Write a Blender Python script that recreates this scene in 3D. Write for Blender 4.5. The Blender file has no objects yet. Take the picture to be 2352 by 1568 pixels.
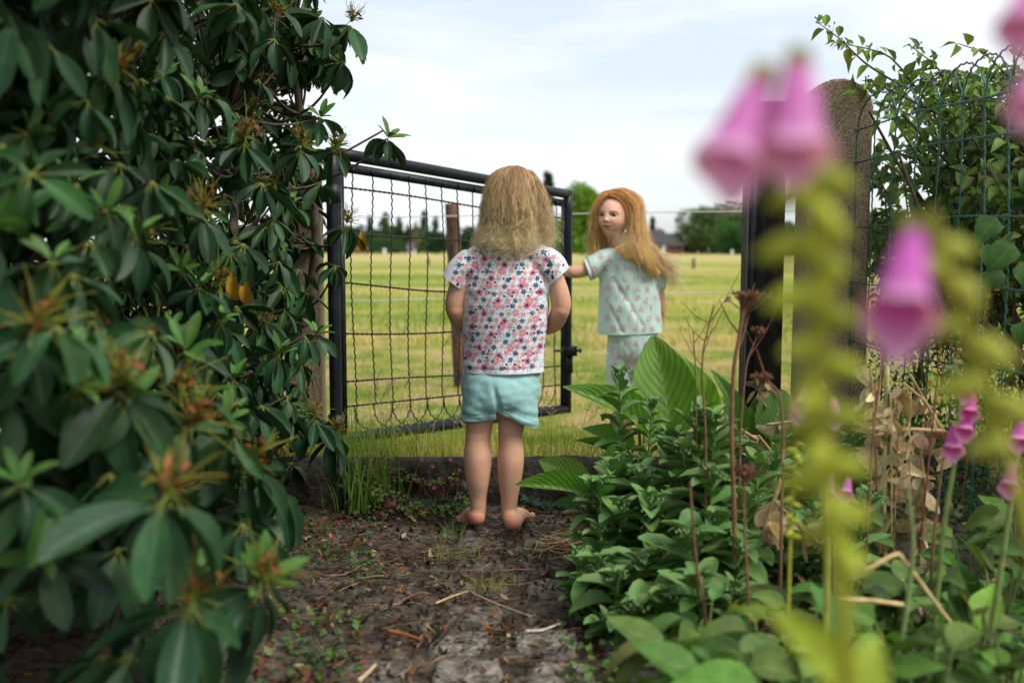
import bpy, bmesh, math, random
import numpy as np
from mathutils import Vector, Matrix, noise
from mathutils.bvhtree import BVHTree
R = math.radians
rng = np.random.default_rng(7); random.seed(7)
scene = bpy.context.scene
C = scene.collection

# ---------------------------------------------------------------- camera
CAM_H, PITCH, FOC = 0.80, R(5.22), 2287.0
cd = bpy.data.cameras.new('camera'); cam = bpy.data.objects.new('camera', cd); C.objects.link(cam)
cam.location = (0, 0, CAM_H); cam.rotation_euler = (R(90) - PITCH, 0, 0)
cd.lens = 35.0; cd.sensor_width = 36.0; cd.clip_start = 0.02; cd.clip_end = 3000
cd.dof.use_dof = True; cd.dof.focus_distance = 2.95; cd.dof.aperture_fstop = 2.3
scene.camera = cam
scene.view_settings.view_transform = 'Standard'; scene.view_settings.look = 'None'
scene.view_settings.exposure = 0.66; scene.view_settings.gamma = 1.0

# ---------------------------------------------------------------- world: hazy sky with thin cloud
w = bpy.data.worlds.new('World'); scene.world = w; w.use_nodes = True
nt = w.node_tree; nt.nodes.clear()
def N(nt, t, **k):
    n = nt.nodes.new(t)
    for a, b in k.items(): setattr(n, a, b)
    return n
SUN_EL, SUN_AZ = R(50), R(122)        # azimuth measured from +Y towards +X
out = N(nt, 'ShaderNodeOutputWorld'); bg = N(nt, 'ShaderNodeBackground'); bg.inputs[1].default_value = 0.105
sky = N(nt, 'ShaderNodeTexSky', sky_type='NISHITA', sun_disc=False)
sky.sun_elevation = SUN_EL; sky.sun_rotation = SUN_AZ; sky.air_density = 1.0; sky.dust_density = 2.0
tc = N(nt, 'ShaderNodeTexCoord'); mp = N(nt, 'ShaderNodeMapping'); mp.inputs['Scale'].default_value = (1.3, 1.3, 6.5)
mp.inputs['Rotation'].default_value = (0.10, 0.16, 0.3)
n1 = N(nt, 'ShaderNodeTexNoise'); n1.inputs['Scale'].default_value = 2.2; n1.inputs['Detail'].default_value = 7; n1.inputs['Roughness'].default_value = .55
n1.inputs['Distortion'].default_value = .35
rp = N(nt, 'ShaderNodeValToRGB'); rp.color_ramp.elements[0].position = .36; rp.color_ramp.elements[0].color = (.58,.58,.58,1)
rp.color_ramp.elements[1].position = .60; rp.color_ramp.elements[1].color = (1, 1, 1, 1)
mx = N(nt, 'ShaderNodeMix', data_type='RGBA'); mx.inputs['B'].default_value = (6.35, 6.65, 6.95, 1)
sep = N(nt, 'ShaderNodeSeparateXYZ')
hz = N(nt, 'ShaderNodeMapRange'); hz.inputs[1].default_value = 0.0; hz.inputs[2].default_value = .25; hz.inputs[3].default_value = .35; hz.inputs[4].default_value = 0
ad = N(nt, 'ShaderNodeMath', operation='MAXIMUM')
skm = N(nt, 'ShaderNodeMix', data_type='RGBA', blend_type='MULTIPLY'); skm.inputs[0].default_value = 1; skm.inputs['B'].default_value = (1.15, 1.12, 1.08, 1)
L = nt.links.new
L(tc.outputs['Generated'], mp.inputs[0]); L(mp.outputs[0], n1.inputs['Vector']); L(n1.outputs[0], rp.inputs[0])
L(tc.outputs['Generated'], sep.inputs[0]); L(sep.outputs[2], hz.inputs[0]); L(hz.outputs[0], ad.inputs[0]); L(rp.outputs[0], ad.inputs[1])
L(ad.outputs[0], mx.inputs[0]); L(sky.outputs[0], skm.inputs['A']); L(skm.outputs['Result'], mx.inputs['A']); L(mx.outputs['Result'], bg.inputs[0]); L(bg.outputs[0], out.inputs[0])
sd = bpy.data.lights.new('sun', 'SUN'); sd.energy = 2.1; sd.angle = R(26); sd.color = (1, .95, .87)
sun = bpy.data.objects.new('sun', sd); C.objects.link(sun)
sdir = Vector((math.sin(SUN_AZ)*math.cos(SUN_EL), math.cos(SUN_AZ)*math.cos(SUN_EL), math.sin(SUN_EL)))
sun.rotation_euler = sdir.to_track_quat('Z', 'Y').to_euler(); sun.location = (4, 2, 8)

# ---------------------------------------------------------------- helpers
cp, sp = math.cos(PITCH), math.sin(PITCH)
def P(vx, vy, Y):
    """world point seen at (vx, vy) of the 2352x1568 photograph, Y metres ahead"""
    x, u = (vx-1176)/FOC, -(vy-784)/FOC
    dy, dz = cp + u*sp, -sp + u*cp
    return np.array((x/dy*Y, Y, CAM_H + dz/dy*Y))
def nrm(a):
    a = np.asarray(a, float); return a/np.maximum(np.linalg.norm(a, axis=-1, keepdims=True), 1e-9)
def frames(d, up):
    """columns side, dir, normal for arrays of directions"""
    d = nrm(d); s = nrm(np.cross(d, up)); n = np.cross(s, d)
    return np.stack([s, d, n], -1)
def col(c, n=1, var=.12, hue=.05):
    c = np.asarray(c, float)
    k = 1 + rng.normal(0, var, (n, 1)); h = 1 + rng.normal(0, hue, (n, 3))
    return np.clip(c*k*h, .002, .95)

class MB:
    def __init__(s): s.v=[]; s.f=[]; s.c=[]; s.u=[]; s.m=[]; s.n=0
    def add(s, v, f, c=(1,1,1), uv=None, m=0):
        v = np.asarray(v, float).reshape(-1, 3); k = len(v); f = np.asarray(f, int)
        s.v.append(v); s.f.append(f + s.n); s.n += k
        c = np.asarray(c, float); s.c.append(np.broadcast_to(c, (k, 3)) if c.ndim == 1 else c)
        s.u.append(np.zeros((k, 2)) if uv is None else np.asarray(uv, float)); s.m.append(np.full(len(f), m))
        return s
    def inst(s, tpl, M, T, cols, m=0):
        tv, tf, tu = tpl; n = len(T); k = len(tv)
        v = np.einsum('nij,kj->nki', M, tv) + np.asarray(T)[:, None, :]
        f = (tf[None] + (np.arange(n)*k)[:, None, None]).reshape(-1, tf.shape[1])
        return s.add(v.reshape(-1, 3), f, np.repeat(cols, k, 0), np.tile(tu, (n, 1)), m)
    def tubes(s, paths, rad, cols, seg=3, m=0, cap=False):
        p = np.asarray(paths, float)
        if p.ndim == 2: p = p[None]
        n, k, _ = p.shape; rad = np.broadcast_to(np.asarray(rad, float), (n, k))
        cols = np.asarray(cols, float)
        t = nrm(np.gradient(p, axis=1))
        ref = np.where(np.abs(t[:, :1, 2:3]) > .85, np.array((1., 0, 0)), np.array((0, 0, 1.)))
        a = nrm(np.cross(t, np.broadcast_to(ref, t.shape))); b = np.cross(t, a)
        th = np.arange(seg)/seg*2*math.pi
        v = p[:, :, None] + rad[:, :, None, None]*(a[:, :, None]*np.cos(th)[:, None] + b[:, :, None]*np.sin(th)[:, None])
        i = np.arange(k-1)[:, None]*seg; j = np.arange(seg)[None]; j2 = (j+1) % seg
        f = np.stack([i+j, i+j2, i+seg+j2, i+seg+j], -1).reshape(-1, 4)
        f = (f[None] + (np.arange(n)*k*seg)[:, None, None]).reshape(-1, 4)
        if cols.ndim == 1: cc = np.broadcast_to(cols, (n*k*seg, 3))
        elif cols.ndim == 2: cc = np.repeat(cols, k*seg, 0)
        else: cc = np.repeat(cols.reshape(-1, 3), seg, 0)
        vv = np.broadcast_to(np.linspace(0, 1, k)[None, :, None], (n, k, seg)).reshape(-1)
        uu = np.broadcast_to(np.arange(seg)/seg, (n, k, seg)).reshape(-1)
        base = s.n
        s.add(v.reshape(-1, 3), f, cc, np.stack([uu, vv], -1), m)
        if cap and seg >= 3:
            for q in range(n):
                for e in (0, k-1):
                    o = base + q*k*seg + e*seg
                    ring = [o+x for x in range(seg)]
                    cv = p[q, e]
                    s.v.append(cv[None]); s.c.append(cc[:1]*1.0 if cols.ndim == 1 else cc[q*k*seg:q*k*seg+1]); s.u.append(np.zeros((1, 2)))
                    ci = s.n; s.n += 1
                    s.f.append(np.array([[ring[x], ring[(x+1) % seg], ci] if e else [ring[(x+1) % seg], ring[x], ci] for x in range(seg)])); s.m.append(np.full(seg, m))
        return s
    def ribbons(s, p, wid, side, cols, m=0):
        n, k, _ = p.shape; wid = np.broadcast_to(wid, (n, k))
        o = side[:, None]*wid[:, :, None]*.5
        v = np.stack([p-o, p+o], 2)
        i = np.arange(k-1)*2; f = np.stack([i, i+1, i+3, i+2], -1)
        f = (f[None] + (np.arange(n)*k*2)[:, None, None]).reshape(-1, 4)
        cc = np.repeat(cols, k*2, 0) if cols.ndim == 2 else np.repeat(cols.reshape(-1, 3), 2, 0)
        vv = np.broadcast_to(np.linspace(0, 1, k)[None, :, None], (n, k, 2)).reshape(-1)
        uu = np.broadcast_to(np.array((0., 1.)), (n, k, 2)).reshape(-1)
        return s.add(v.reshape(-1, 3), f, cc, np.stack([uu, vv], -1), m)
    def box(s, a, b, c=(1,1,1), m=0, rot=0, bev=0):
        x0, y0, z0 = a; x1, y1, z1 = b
        v = np.array([(x, y, z) for z in (z0, z1) for y in (y0, y1) for x in (x0, x1)], float)
        if rot:
            ce = v.mean(0); cr, sr = math.cos(rot), math.sin(rot); d = v-ce
            v = ce + np.stack([d[:, 0]*cr-d[:, 1]*sr, d[:, 0]*sr+d[:, 1]*cr, d[:, 2]], -1)
        return s.add(v, [(0,2,3,1),(4,5,7,6),(0,1,5,4),(2,6,7,3),(0,4,6,2),(1,3,7,5)], c, None, m)
    def build(s, name, mats, parent=None, smooth=True):
        me = bpy.data.meshes.new(name)
        V = np.concatenate(s.v); me.vertices.add(len(V)); me.vertices.foreach_set('co', V.astype(np.float32).ravel())
        loops = np.concatenate([f.ravel() for f in s.f]); sizes = np.concatenate([np.full(len(f), f.shape[1]) for f in s.f])
        me.loops.add(len(loops)); me.loops.foreach_set('vertex_index', loops.astype(np.int32))
        me.polygons.add(len(sizes)); me.polygons.foreach_set('loop_start', np.concatenate([[0], np.cumsum(sizes)[:-1]]).astype(np.int32))
        me.polygons.foreach_set('loop_total', sizes.astype(np.int32))
        me.polygons.foreach_set('material_index', np.concatenate(s.m).astype(np.int32))
        me.polygons.foreach_set('use_smooth', np.full(len(sizes), smooth))
        me.update(calc_edges=True)
        a = me.attributes.new('Col', 'FLOAT_COLOR', 'POINT'); cc = np.concatenate(s.c); a.data.foreach_set('color', np.concatenate([cc, np.ones((len(cc), 1))], 1).astype(np.float32).ravel())
        a = me.attributes.new('luv', 'FLOAT2', 'POINT'); a.data.foreach_set('vector', np.concatenate(s.u).astype(np.float32).ravel())
        for mt in (mats if isinstance(mats, (list, tuple)) else [mats]): me.materials.append(mt)
        return link(name, me, parent)
def link(name, me, parent=None):
    o = bpy.data.objects.new(name, me); C.objects.link(o)
    if parent is not None:
        o.parent = parent; o.matrix_parent_inverse = Matrix.Translation(-Vector(parent.location))
    return o
def tag(o, label=None, cat=None, group=None, kind=None):
    if label: o['label'] = label
    if cat: o['category'] = cat
    if group: o['group'] = group
    if kind: o['kind'] = kind
    return o
def thing(name, loc, label, cat, group=None):
    o = bpy.data.objects.new(name, None); C.objects.link(o); o.empty_display_size = .1
    o.location = tuple(float(q) for q in loc); return tag(o, label, cat, group)

def leaf_tpl(nl=6, nw=4, fold=.25, bend=.6, wave=0., prof='ellip', tooth=0, twist=0.):
    """leaf along +Y, length 1, full width 1 (scale x), normal +Z"""
    vs = []; us = []
    y = z = 0.; pv = 0
    for i in range(nl+1):
        t = i/nl
        ang = -bend*t
        if i: y += math.cos(ang)/nl; z += math.sin(ang)/nl
        if prof == 'ellip': wd = math.sin(math.pi*min(1, t**.9*.97+.015))**.75
        elif prof == 'obov': wd = (math.sin(math.pi*t**1.12*.97+.03))**.58
        elif prof == 'ovate': wd = (math.sin(math.pi*t**.62*.98+.01))**1.15
        elif prof == 'lance': wd = math.sin(math.pi*t**.8*.985+.01)**.9
        elif prof == 'canna': wd = math.sin(math.pi*t**.75*.985+.01)**.72
        wd = max(wd, .03)
        if tooth and i % 2: wd *= 1-tooth
        for j in range(nw+1):
            u = j/nw*2-1
            x = u*wd*.5
            zz = z + fold*abs(u)*wd*.5*(.6+.4*math.cos(ang)) + wave*math.sin(t*9+u*2.2)*abs(u)
            tx = twist*t
            vs.append((x*math.cos(tx), y - math.sin(-ang)*0, zz + x*math.sin(tx))); us.append((j/nw, t))
    f = []
    for i in range(nl):
        for j in range(nw):
            a = i*(nw+1)+j; f.append((a, a+1, a+nw+2, a+nw+1))
    return np.array(vs), np.array(f), np.array(us)
def scaleM(M, wd, ln):
    """scale frame columns: width on side, length on dir"""
    wd = np.asarray(wd, float).reshape(-1, 1); ln = np.asarray(ln, float).reshape(-1, 1)
    M = M.copy(); M[:, :, 0] *= wd; M[:, :, 1] *= ln; M[:, :, 2] *= (ln*1.0); return M

# ---------------------------------------------------------------- materials
def mat(name, base=None, rough=.6, attr=False, spec=.5, noise_s=0, noise_a=.3, bump=0, bump_s=60, metal=0, trans=0, vein=0, sss=0, sheen=0, base2=None, coord='Object', detail=5, stretch=None, coat=0, ribs=0):
    m = bpy.data.materials.new(name); m.use_nodes = True; t = m.node_tree; t.nodes.clear(); L = t.links.new
    o = N(t, 'ShaderNodeOutputMaterial'); b = N(t, 'ShaderNodeBsdfPrincipled')
    b.inputs['Roughness'].default_value = rough; b.inputs['Specular IOR Level'].default_value = spec; b.inputs['Metallic'].default_value = metal
    if coat: b.inputs['Coat Weight'].default_value = coat; b.inputs['Coat Roughness'].default_value = .25
    if attr:
        a = N(t, 'ShaderNodeAttribute', attribute_name='Col'); cur = a.outputs['Color']
        if base is not None:
            q = N(t, 'ShaderNodeMix', data_type='RGBA', blend_type='MULTIPLY'); q.inputs[0].default_value = 1; q.inputs['B'].default_value = (*base, 1); L(cur, q.inputs['A']); cur = q.outputs['Result']
    else:
        q = N(t, 'ShaderNodeRGB'); q.outputs[0].default_value = (*base, 1); cur = q.outputs[0]
    tcn = N(t, 'ShaderNodeTexCoord'); src = tcn.outputs[coord]
    if stretch:
        mpn = N(t, 'ShaderNodeMapping'); mpn.inputs['Scale'].default_value = stretch; L(src, mpn.inputs[0]); src = mpn.outputs[0]
    if noise_s:
        nn = N(t, 'ShaderNodeTexNoise'); nn.inputs['Scale'].default_value = noise_s; nn.inputs['Detail'].default_value = detail; nn.inputs['Roughness'].default_value = .6; L(src, nn.inputs['Vector'])
        if base2 is not None:
            r = N(t, 'ShaderNodeMapRange'); r.inputs[1].default_value = .42; r.inputs[2].default_value = .62; L(nn.outputs[0], r.inputs[0])
            q = N(t, 'ShaderNodeMix', data_type='RGBA'); q.inputs['B'].default_value = (*base2, 1); L(r.outputs[0], q.inputs[0]); L(cur, q.inputs['A']); cur = q.outputs['Result']
            n3 = N(t, 'ShaderNodeTexNoise'); n3.inputs['Scale'].default_value = noise_s*5.3; n3.inputs['Detail'].default_value = 4; L(src, n3.inputs['Vector']); nv = n3.outputs[0]
        else: nv = nn.outputs[0]
        r = N(t, 'ShaderNodeMapRange'); r.inputs[1].default_value = .3; r.inputs[2].default_value = .7; r.inputs[3].default_value = 1-noise_a; r.inputs[4].default_value = 1+noise_a; L(nv, r.inputs[0])
        q = N(t, 'ShaderNodeMix', data_type='RGBA', blend_type='MULTIPLY'); q.inputs[0].default_value = 1; L(cur, q.inputs['A']); L(r.outputs[0], q.inputs['B']); cur = q.outputs['Result']
    hgt = None
    if vein or ribs:
        a = N(t, 'ShaderNodeAttribute', attribute_name='luv'); sx = N(t, 'ShaderNodeSeparateXYZ'); L(a.outputs['Vector'], sx.inputs[0])
        s1 = N(t, 'ShaderNodeMath', operation='SUBTRACT'); s1.inputs[1].default_value = .5; L(sx.outputs[0], s1.inputs[0])
        s2 = N(t, 'ShaderNodeMath', operation='ABSOLUTE'); L(s1.outputs[0], s2.inputs[0])
        r = N(t, 'ShaderNodeMapRange'); r.inputs[1].default_value = .008; r.inputs[2].default_value = .035; r.inputs[3].default_value = 1; r.inputs[4].default_value = 0; L(s2.outputs[0], r.inputs[0])
        if vein:
            q = N(t, 'ShaderNodeMix', data_type='RGBA'); q.inputs['B'].default_value = (.20, .28, .08, 1)
            mm = N(t, 'ShaderNodeMath', operation='MULTIPLY'); mm.inputs[1].default_value = vein; L(r.outputs[0], mm.inputs[0]); L(mm.outputs[0], q.inputs[0]); L(cur, q.inputs['A']); cur = q.outputs['Result']
        # side veins: stripes slanting from the midrib
        k1 = N(t, 'ShaderNodeMath', operation='MULTIPLY'); k1.inputs[1].default_value = -.9; L(s2.outputs[0], k1.inputs[0])
        k2 = N(t, 'ShaderNodeMath', operation='ADD'); L(k1.outputs[0], k2.inputs[0]); L(sx.outputs[1], k2.inputs[1])
        k3 = N(t, 'ShaderNodeMath', operation='MULTIPLY'); k3.inputs[1].default_value = 2*math.pi*(ribs or 8); L(k2.outputs[0], k3.inputs[0])
        k4 = N(t, 'ShaderNodeMath', operation='SINE'); L(k3.outputs[0], k4.inputs[0])
        k5 = N(t, 'ShaderNodeMapRange'); k5.inputs[1].default_value = -1; k5.inputs[2].default_value = 1; k5.inputs[3].default_value = .82 if ribs else .97; k5.inputs[4].default_value = 1.13 if ribs else 1.02; L(k4.outputs[0], k5.inputs[0])
        q = N(t, 'ShaderNodeMix', data_type='RGBA', blend_type='MULTIPLY'); q.inputs[0].default_value = 1; L(cur, q.inputs['A']); L(k5.outputs[0], q.inputs['B']); cur = q.outputs['Result']
        hgt = k4.outputs[0]
    L(cur, b.inputs['Base Color'])
    if bump:
        nb = N(t, 'ShaderNodeTexNoise'); nb.inputs['Scale'].default_value = bump_s; nb.inputs['Detail'].default_value = 5; L(src, nb.inputs['Vector'])
        bn = N(t, 'ShaderNodeBump'); bn.inputs['Strength'].default_value = bump; bn.inputs['Distance'].default_value = .01; L(nb.outputs[0], bn.inputs['Height']); L(bn.outputs[0], b.inputs['Normal'])
    elif hgt is not None:
        bn = N(t, 'ShaderNodeBump'); bn.inputs['Strength'].default_value = .25 if ribs else .08; bn.inputs['Distance'].default_value = .002; L(hgt, bn.inputs['Height']); L(bn.outputs[0], b.inputs['Normal'])
    if sss:
        b.inputs['Subsurface Weight'].default_value = sss; b.inputs['Subsurface Radius'].default_value = (1, .35, .2); b.inputs['Subsurface Scale'].default_value = .012
    if sheen: b.inputs['Sheen Weight'].default_value = sheen
    if trans:
        tr = N(t, 'ShaderNodeBsdfTranslucent'); br = N(t, 'ShaderNodeMix', data_type='RGBA', blend_type='MULTIPLY'); br.inputs[0].default_value = 1; br.inputs['B'].default_value = (1.5, 1.5, .7, 1); L(cur, br.inputs['A']); L(br.outputs['Result'], tr.inputs[0])
        ms = N(t, 'ShaderNodeMixShader'); ms.inputs[0].default_value = trans; L(b.outputs[0], ms.inputs[1]); L(tr.outputs[0], ms.inputs[2]); L(ms.outputs[0], o.inputs[0])
    else: L(b.outputs[0], o.inputs[0])
    return m
M_rho = mat('rhododendron leaf', attr=True, rough=.46, spec=.22, noise_s=30, noise_a=.28, vein=.22, trans=.08)
M_leaf = mat('soft leaf', attr=True, rough=.6, spec=.28, noise_s=35, noise_a=.32, vein=.35, trans=.28)
M_flesh = mat('fleshy leaf', attr=True, rough=.55, spec=.35, noise_s=40, noise_a=.15, vein=.4, trans=.12)
M_canna = mat('broad leaf', attr=True, rough=.42, spec=.4, noise_s=14, noise_a=.18, vein=.8, trans=.35, ribs=9)
M_grass = mat('grass blade', attr=True, rough=.6, spec=.25, trans=.3)
M_stem = mat('stem', attr=True, rough=.7, spec=.3, noise_s=60, noise_a=.3)
M_dry = mat('dry leaf', attr=True, rough=.8, spec=.2, noise_s=50, noise_a=.35, trans=.15)
M_bark = mat('bark', (.09, .065, .045), rough=.9, noise_s=25, noise_a=.5, bump=.6)
M_petal = mat('petal', attr=True, rough=.5, spec=.3, noise_s=60, noise_a=.12, trans=.3)

M_cloth = mat('cotton', attr=True, rough=.85, spec=.2, bump=.12, bump_s=500, sheen=.1)
M_satin = mat('satin cotton', attr=True, rough=.55, spec=.35, sheen=.1)
M_skin = mat('skin', attr=True, rough=.55, spec=.3, noise_s=28, noise_a=.10, sss=.35)
M_hair = mat('hair', attr=True, rough=.40, spec=.45)
M_blk = mat('black painted steel', (.006, .008, .012), rough=.42, spec=.28, noise_s=22, noise_a=.4, base2=(.014, .018, .022), bump=.12, bump_s=90)
M_wire = mat('dark green coated wire', (.004, .010, .010), rough=.4, noise_s=30, noise_a=.4)
M_green = mat('green coated wire', (.012, .085, .075), rough=.45, noise_s=30, noise_a=.5, base2=(.05, .12, .10))
# ---------------------------------------------------------------- field and garden ground
def sm(a, b, x):
    t = np.clip((np.asarray(x, float)-a)/(b-a), 0, 1); return t*t*(3-2*t)
def field_z(x, y):
    x = np.asarray(x, float); y = np.asarray(y, float)
    z = .118 - .225*sm(3.25, 4.9, y)
    z = z + .012*np.sin(x*1.7+.4)*np.sin(y*1.1)*sm(3.3, 5, y) + .03*np.sin(x*.31)*np.sin(y*.23+1)*sm(6, 14, y)
    return np.where(y < 3.19, -.06, z)
xs = np.concatenate([-np.geomspace(900, 6, 26), np.arange(-5.5, 5.6, .25), np.geomspace(6, 900, 26)])
ys = np.concatenate([-np.geomspace(300, 3, 8), [-1, 1, 2, 3, 3.14, 3.19], np.arange(3.25, 12, .15), np.geomspace(12.3, 1500, 60)])
X, Y = np.meshgrid(xs, ys); Z = field_z(X, Y)
i, j = np.meshgrid(np.arange(len(xs)-1), np.arange(len(ys)-1)); a = (j*len(xs)+i).ravel()
mb = MB(); mb.add(np.stack([X, Y, Z], -1).reshape(-1, 3), np.stack([a, a+1, a+len(xs)+1, a+len(xs)], -1))
mf = bpy.data.materials.new('meadow'); mf.use_nodes = True; t = mf.node_tree; b = t.nodes['Principled BSDF']; b.inputs['Roughness'].default_value = .9; b.inputs['Specular IOR Level'].default_value = .1
L = t.links.new; g = N(t, 'ShaderNodeNewGeometry')
def nz(scale, st=(1, 1, 1), det=5):
    mpn = N(t, 'ShaderNodeMapping'); mpn.inputs['Scale'].default_value = st; L(g.outputs['Position'], mpn.inputs[0])
    n = N(t, 'ShaderNodeTexNoise'); n.inputs['Scale'].default_value = scale; n.inputs['Detail'].default_value = det; n.inputs['Roughness'].default_value = .62; L(mpn.outputs[0], n.inputs['Vector']); return n.outputs[0]
def ramp(v, els):
    r = N(t, 'ShaderNodeValToRGB'); e = r.color_ramp.elements
    while len(e) < len(els): e.new(.5)
    for k, (p_, c_) in enumerate(els): e[k].position = p_; e[k].color = (*c_, 1)
    L(v, r.inputs[0]); return r.outputs[0]
def mixc(f, a_, b_, bt='MIX'):
    q = N(t, 'ShaderNodeMix', data_type='RGBA', blend_type=bt)
    if isinstance(f, float): q.inputs[0].default_value = f
    else: L(f, q.inputs[0])
    L(a_, q.inputs['A']); L(b_, q.inputs['B']); return q.outputs['Result']
near = ramp(nz(2.2), [(.40, (.13, .21, .025)), (.5, (.27, .27, .06)), (.57, (.43, .32, .15))])
far = ramp(nz(.16, (.35, 1, 1)), [(.40, (.13, .23, .02)), (.5, (.31, .32, .05)), (.58, (.46, .38, .14))])
sy = N(t, 'ShaderNodeSeparateXYZ'); L(g.outputs['Position'], sy.inputs[0])
r = N(t, 'ShaderNodeMapRange'); r.inputs[1].default_value = 7; r.inputs[2].default_value = 16; L(sy.outputs[1], r.inputs[0])
r2 = N(t, 'ShaderNodeMapRange'); r2.inputs[1].default_value = 55; r2.inputs[2].default_value = 100; L(sy.outputs[1], r2.inputs[0])
tan = N(t, 'ShaderNodeRGB'); tan.outputs[0].default_value = (.45, .38, .14, 1)
cm = mixc(r.outputs[0], near, far); cm = mixc(r2.outputs[0], cm, tan.outputs[0])
fine = ramp(nz(26, (1, 1, 1), 8), [(.3, (.55, .55, .55)), (.7, (1.3, 1.3, 1.3))]); cm = mixc(1.0, cm, fine, 'MULTIPLY')
L(cm, b.inputs['Base Color'])
bn = N(t, 'ShaderNodeBump'); bn.inputs['Strength'].default_value = .8; bn.inputs['Distance'].default_value = .03; L(nz(45), bn.inputs['Height']); L(bn.outputs[0], b.inputs['Normal'])
tag(mb.build('field', mf), kind='structure')

# garden soil
def soil_z(x, y):
    return .010*np.sin(x*5+y*2.3) + .007*np.sin(x*11-y*9) + .05*sm(.42, 1.1, x) + .05*sm(.5, 1.1, -x)
xs = np.arange(-4, 4.01, .05); ys = np.concatenate([np.arange(-3, .8, .3), np.arange(.8, 3.141, .03)])
X, Y = np.meshgrid(xs, ys); Z = soil_z(X, Y) + .004*rng.normal(0, 1, X.shape) - .006
i, j = np.meshgrid(np.arange(len(xs)-1), np.arange(len(ys)-1)); a = (j*len(xs)+i).ravel()
mb = MB(); mb.add(np.stack([X, Y, Z], -1).reshape(-1, 3), np.stack([a, a+1, a+len(xs)+1, a+len(xs)], -1))
M_soil = mat('soil', (.060, .047, .035), rough=.95, spec=.2, noise_s=7, noise_a=.6, base2=(.110, .092, .070), bump=1, bump_s=70)
tag(mb.build('ground', M_soil), kind='structure')

# worn concrete setts of the path
M_pave = mat('worn sett', (1, 1, 1), attr=True, rough=.9, spec=.25, noise_s=13, noise_a=.55, base2=(.070, .057, .045), bump=.7, bump_s=110)
mb = MB()
def sett(cx, cy, w_, l_, h, ang, c=(.15, .135, .115)):
    n = 9; u = np.linspace(-1, 1, n); U, W = np.meshgrid(u, u)
    e = np.maximum(np.abs(U), np.abs(W)); k = .92+.08*np.cos(U*W*3)
    px, py = U*w_/2*k, W*l_/2*k
    z = h - .012*sm(.8, 1.0, e) + .0012*rng.normal(0, 1, U.shape)
    z = np.where(e > .99, h-.05, z)
    ca, sa = math.cos(ang), math.sin(ang)
    v = np.stack([cx+px*ca-py*sa, cy+px*sa+py*ca, z], -1).reshape(-1, 3)
    i, j = np.meshgrid(np.arange(n-1), np.arange(n-1)); a = (j*n+i).ravel()
    mb.add(v, np.stack([a, a+1, a+n+1, a+n], -1), np.array(c)*random.uniform(.85, 1.15))
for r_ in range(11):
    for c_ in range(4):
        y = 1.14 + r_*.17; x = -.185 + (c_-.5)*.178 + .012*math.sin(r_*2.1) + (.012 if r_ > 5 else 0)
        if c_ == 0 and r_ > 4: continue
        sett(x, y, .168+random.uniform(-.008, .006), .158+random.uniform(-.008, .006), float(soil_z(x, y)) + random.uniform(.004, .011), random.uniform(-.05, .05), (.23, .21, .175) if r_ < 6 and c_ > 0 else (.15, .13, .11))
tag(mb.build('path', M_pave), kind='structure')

# low concrete edging below the gate
mb = MB(); nx = 150
xs = np.linspace(-1.6, 1.5, nx)
prof = [(3.085, -.05), (3.083, .05), (3.086, .118), (3.096, .139), (3.13, .143), (3.165, .139), (3.178, .12), (3.18, -.05)]
k = len(prof); v = []
for q, x in enumerate(xs):
    wob = .006*math.sin(x*2.1) + .004*math.sin(x*7)
    for (py, pz) in prof:
        nn = noise.noise(Vector((x*14, py*30, pz*30)))*.005 + noise.noise(Vector((x*50, py*60, pz*60)))*.002
        dip = -.014*math.exp(-((x-.33)/.012)**2) if pz > .1 else 0
        v.append((x, py + wob + nn, pz + (nn+dip if pz > 0 else 0)))
f = [(a*k+c_, (a+1)*k+c_, (a+1)*k+c_+1, a*k+c_+1) for a in range(nx-1) for c_ in range(k-1)]
mb.add(v, f)
mb.add(v[:k], [tuple(range(k))]); mb.add(v[-k:], [tuple(range(k))[::-1]])
M_curb = mat('stained concrete', (.055, .048, .040), rough=.95, spec=.2, noise_s=9, noise_a=.5, base2=(.016, .013, .010), bump=.9, bump_s=90)
tag(mb.build('edging_kerb', M_curb), 'low dark weathered concrete kerb crossing behind the barefoot child, grass growing at its top', 'kerb')

# ---------------------------------------------------------------- grass of the field
def blades(mb, x, y, z, h, wd, cols, lean=.5, k=4):
    n = len(x); az = rng.uniform(0, 2*math.pi, n); ln = rng.normal(0, lean, n)
    t_ = np.linspace(0, 1, k)[None]
    p = np.stack([x[:, None] + np.cos(az)[:, None]*ln[:, None]*h[:, None]*t_**1.7,
                  y[:, None] + np.sin(az)[:, None]*ln[:, None]*h[:, None]*t_**1.7,
                  z[:, None] + h[:, None]*t_*(1-.25*np.abs(ln)[:, None]*t_)], -1)
    sa = rng.uniform(0, math.pi, n); side = np.stack([np.cos(sa), np.sin(sa)*.6, 0*sa], -1)
    mb.ribbons(p, wd[:, None]*(1-t_**1.5*.93), side, cols)
def gcol(x, y, n):
    f = np.array([noise.noise(Vector((a*1.1, b_*.9, 0)))+.6*noise.noise(Vector((a*3.1, b_*3.1, 5))) for a, b_ in zip(x, y)])
    f = np.clip(.55+f*1.6+rng.normal(0, .22, n)+.12*np.sin(y*.9), 0, 1)[:, None]
    g1 = np.array((.12, .22, .02)); g2 = np.array((.33, .34, .055)); g3 = np.array((.55, .43, .19))
    return np.clip(np.where(f < .5, g1+(g2-g1)*f*2, g2+(g3-g2)*(f-.5)*2)*(1+rng.normal(0, .15, (n, 1))), .01, .9)
mb = MB()
n = 62000; y = 3.2 + 6.3*rng.random(n)**1.35; x = (rng.random(n)-.42)*y*1.05
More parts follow.
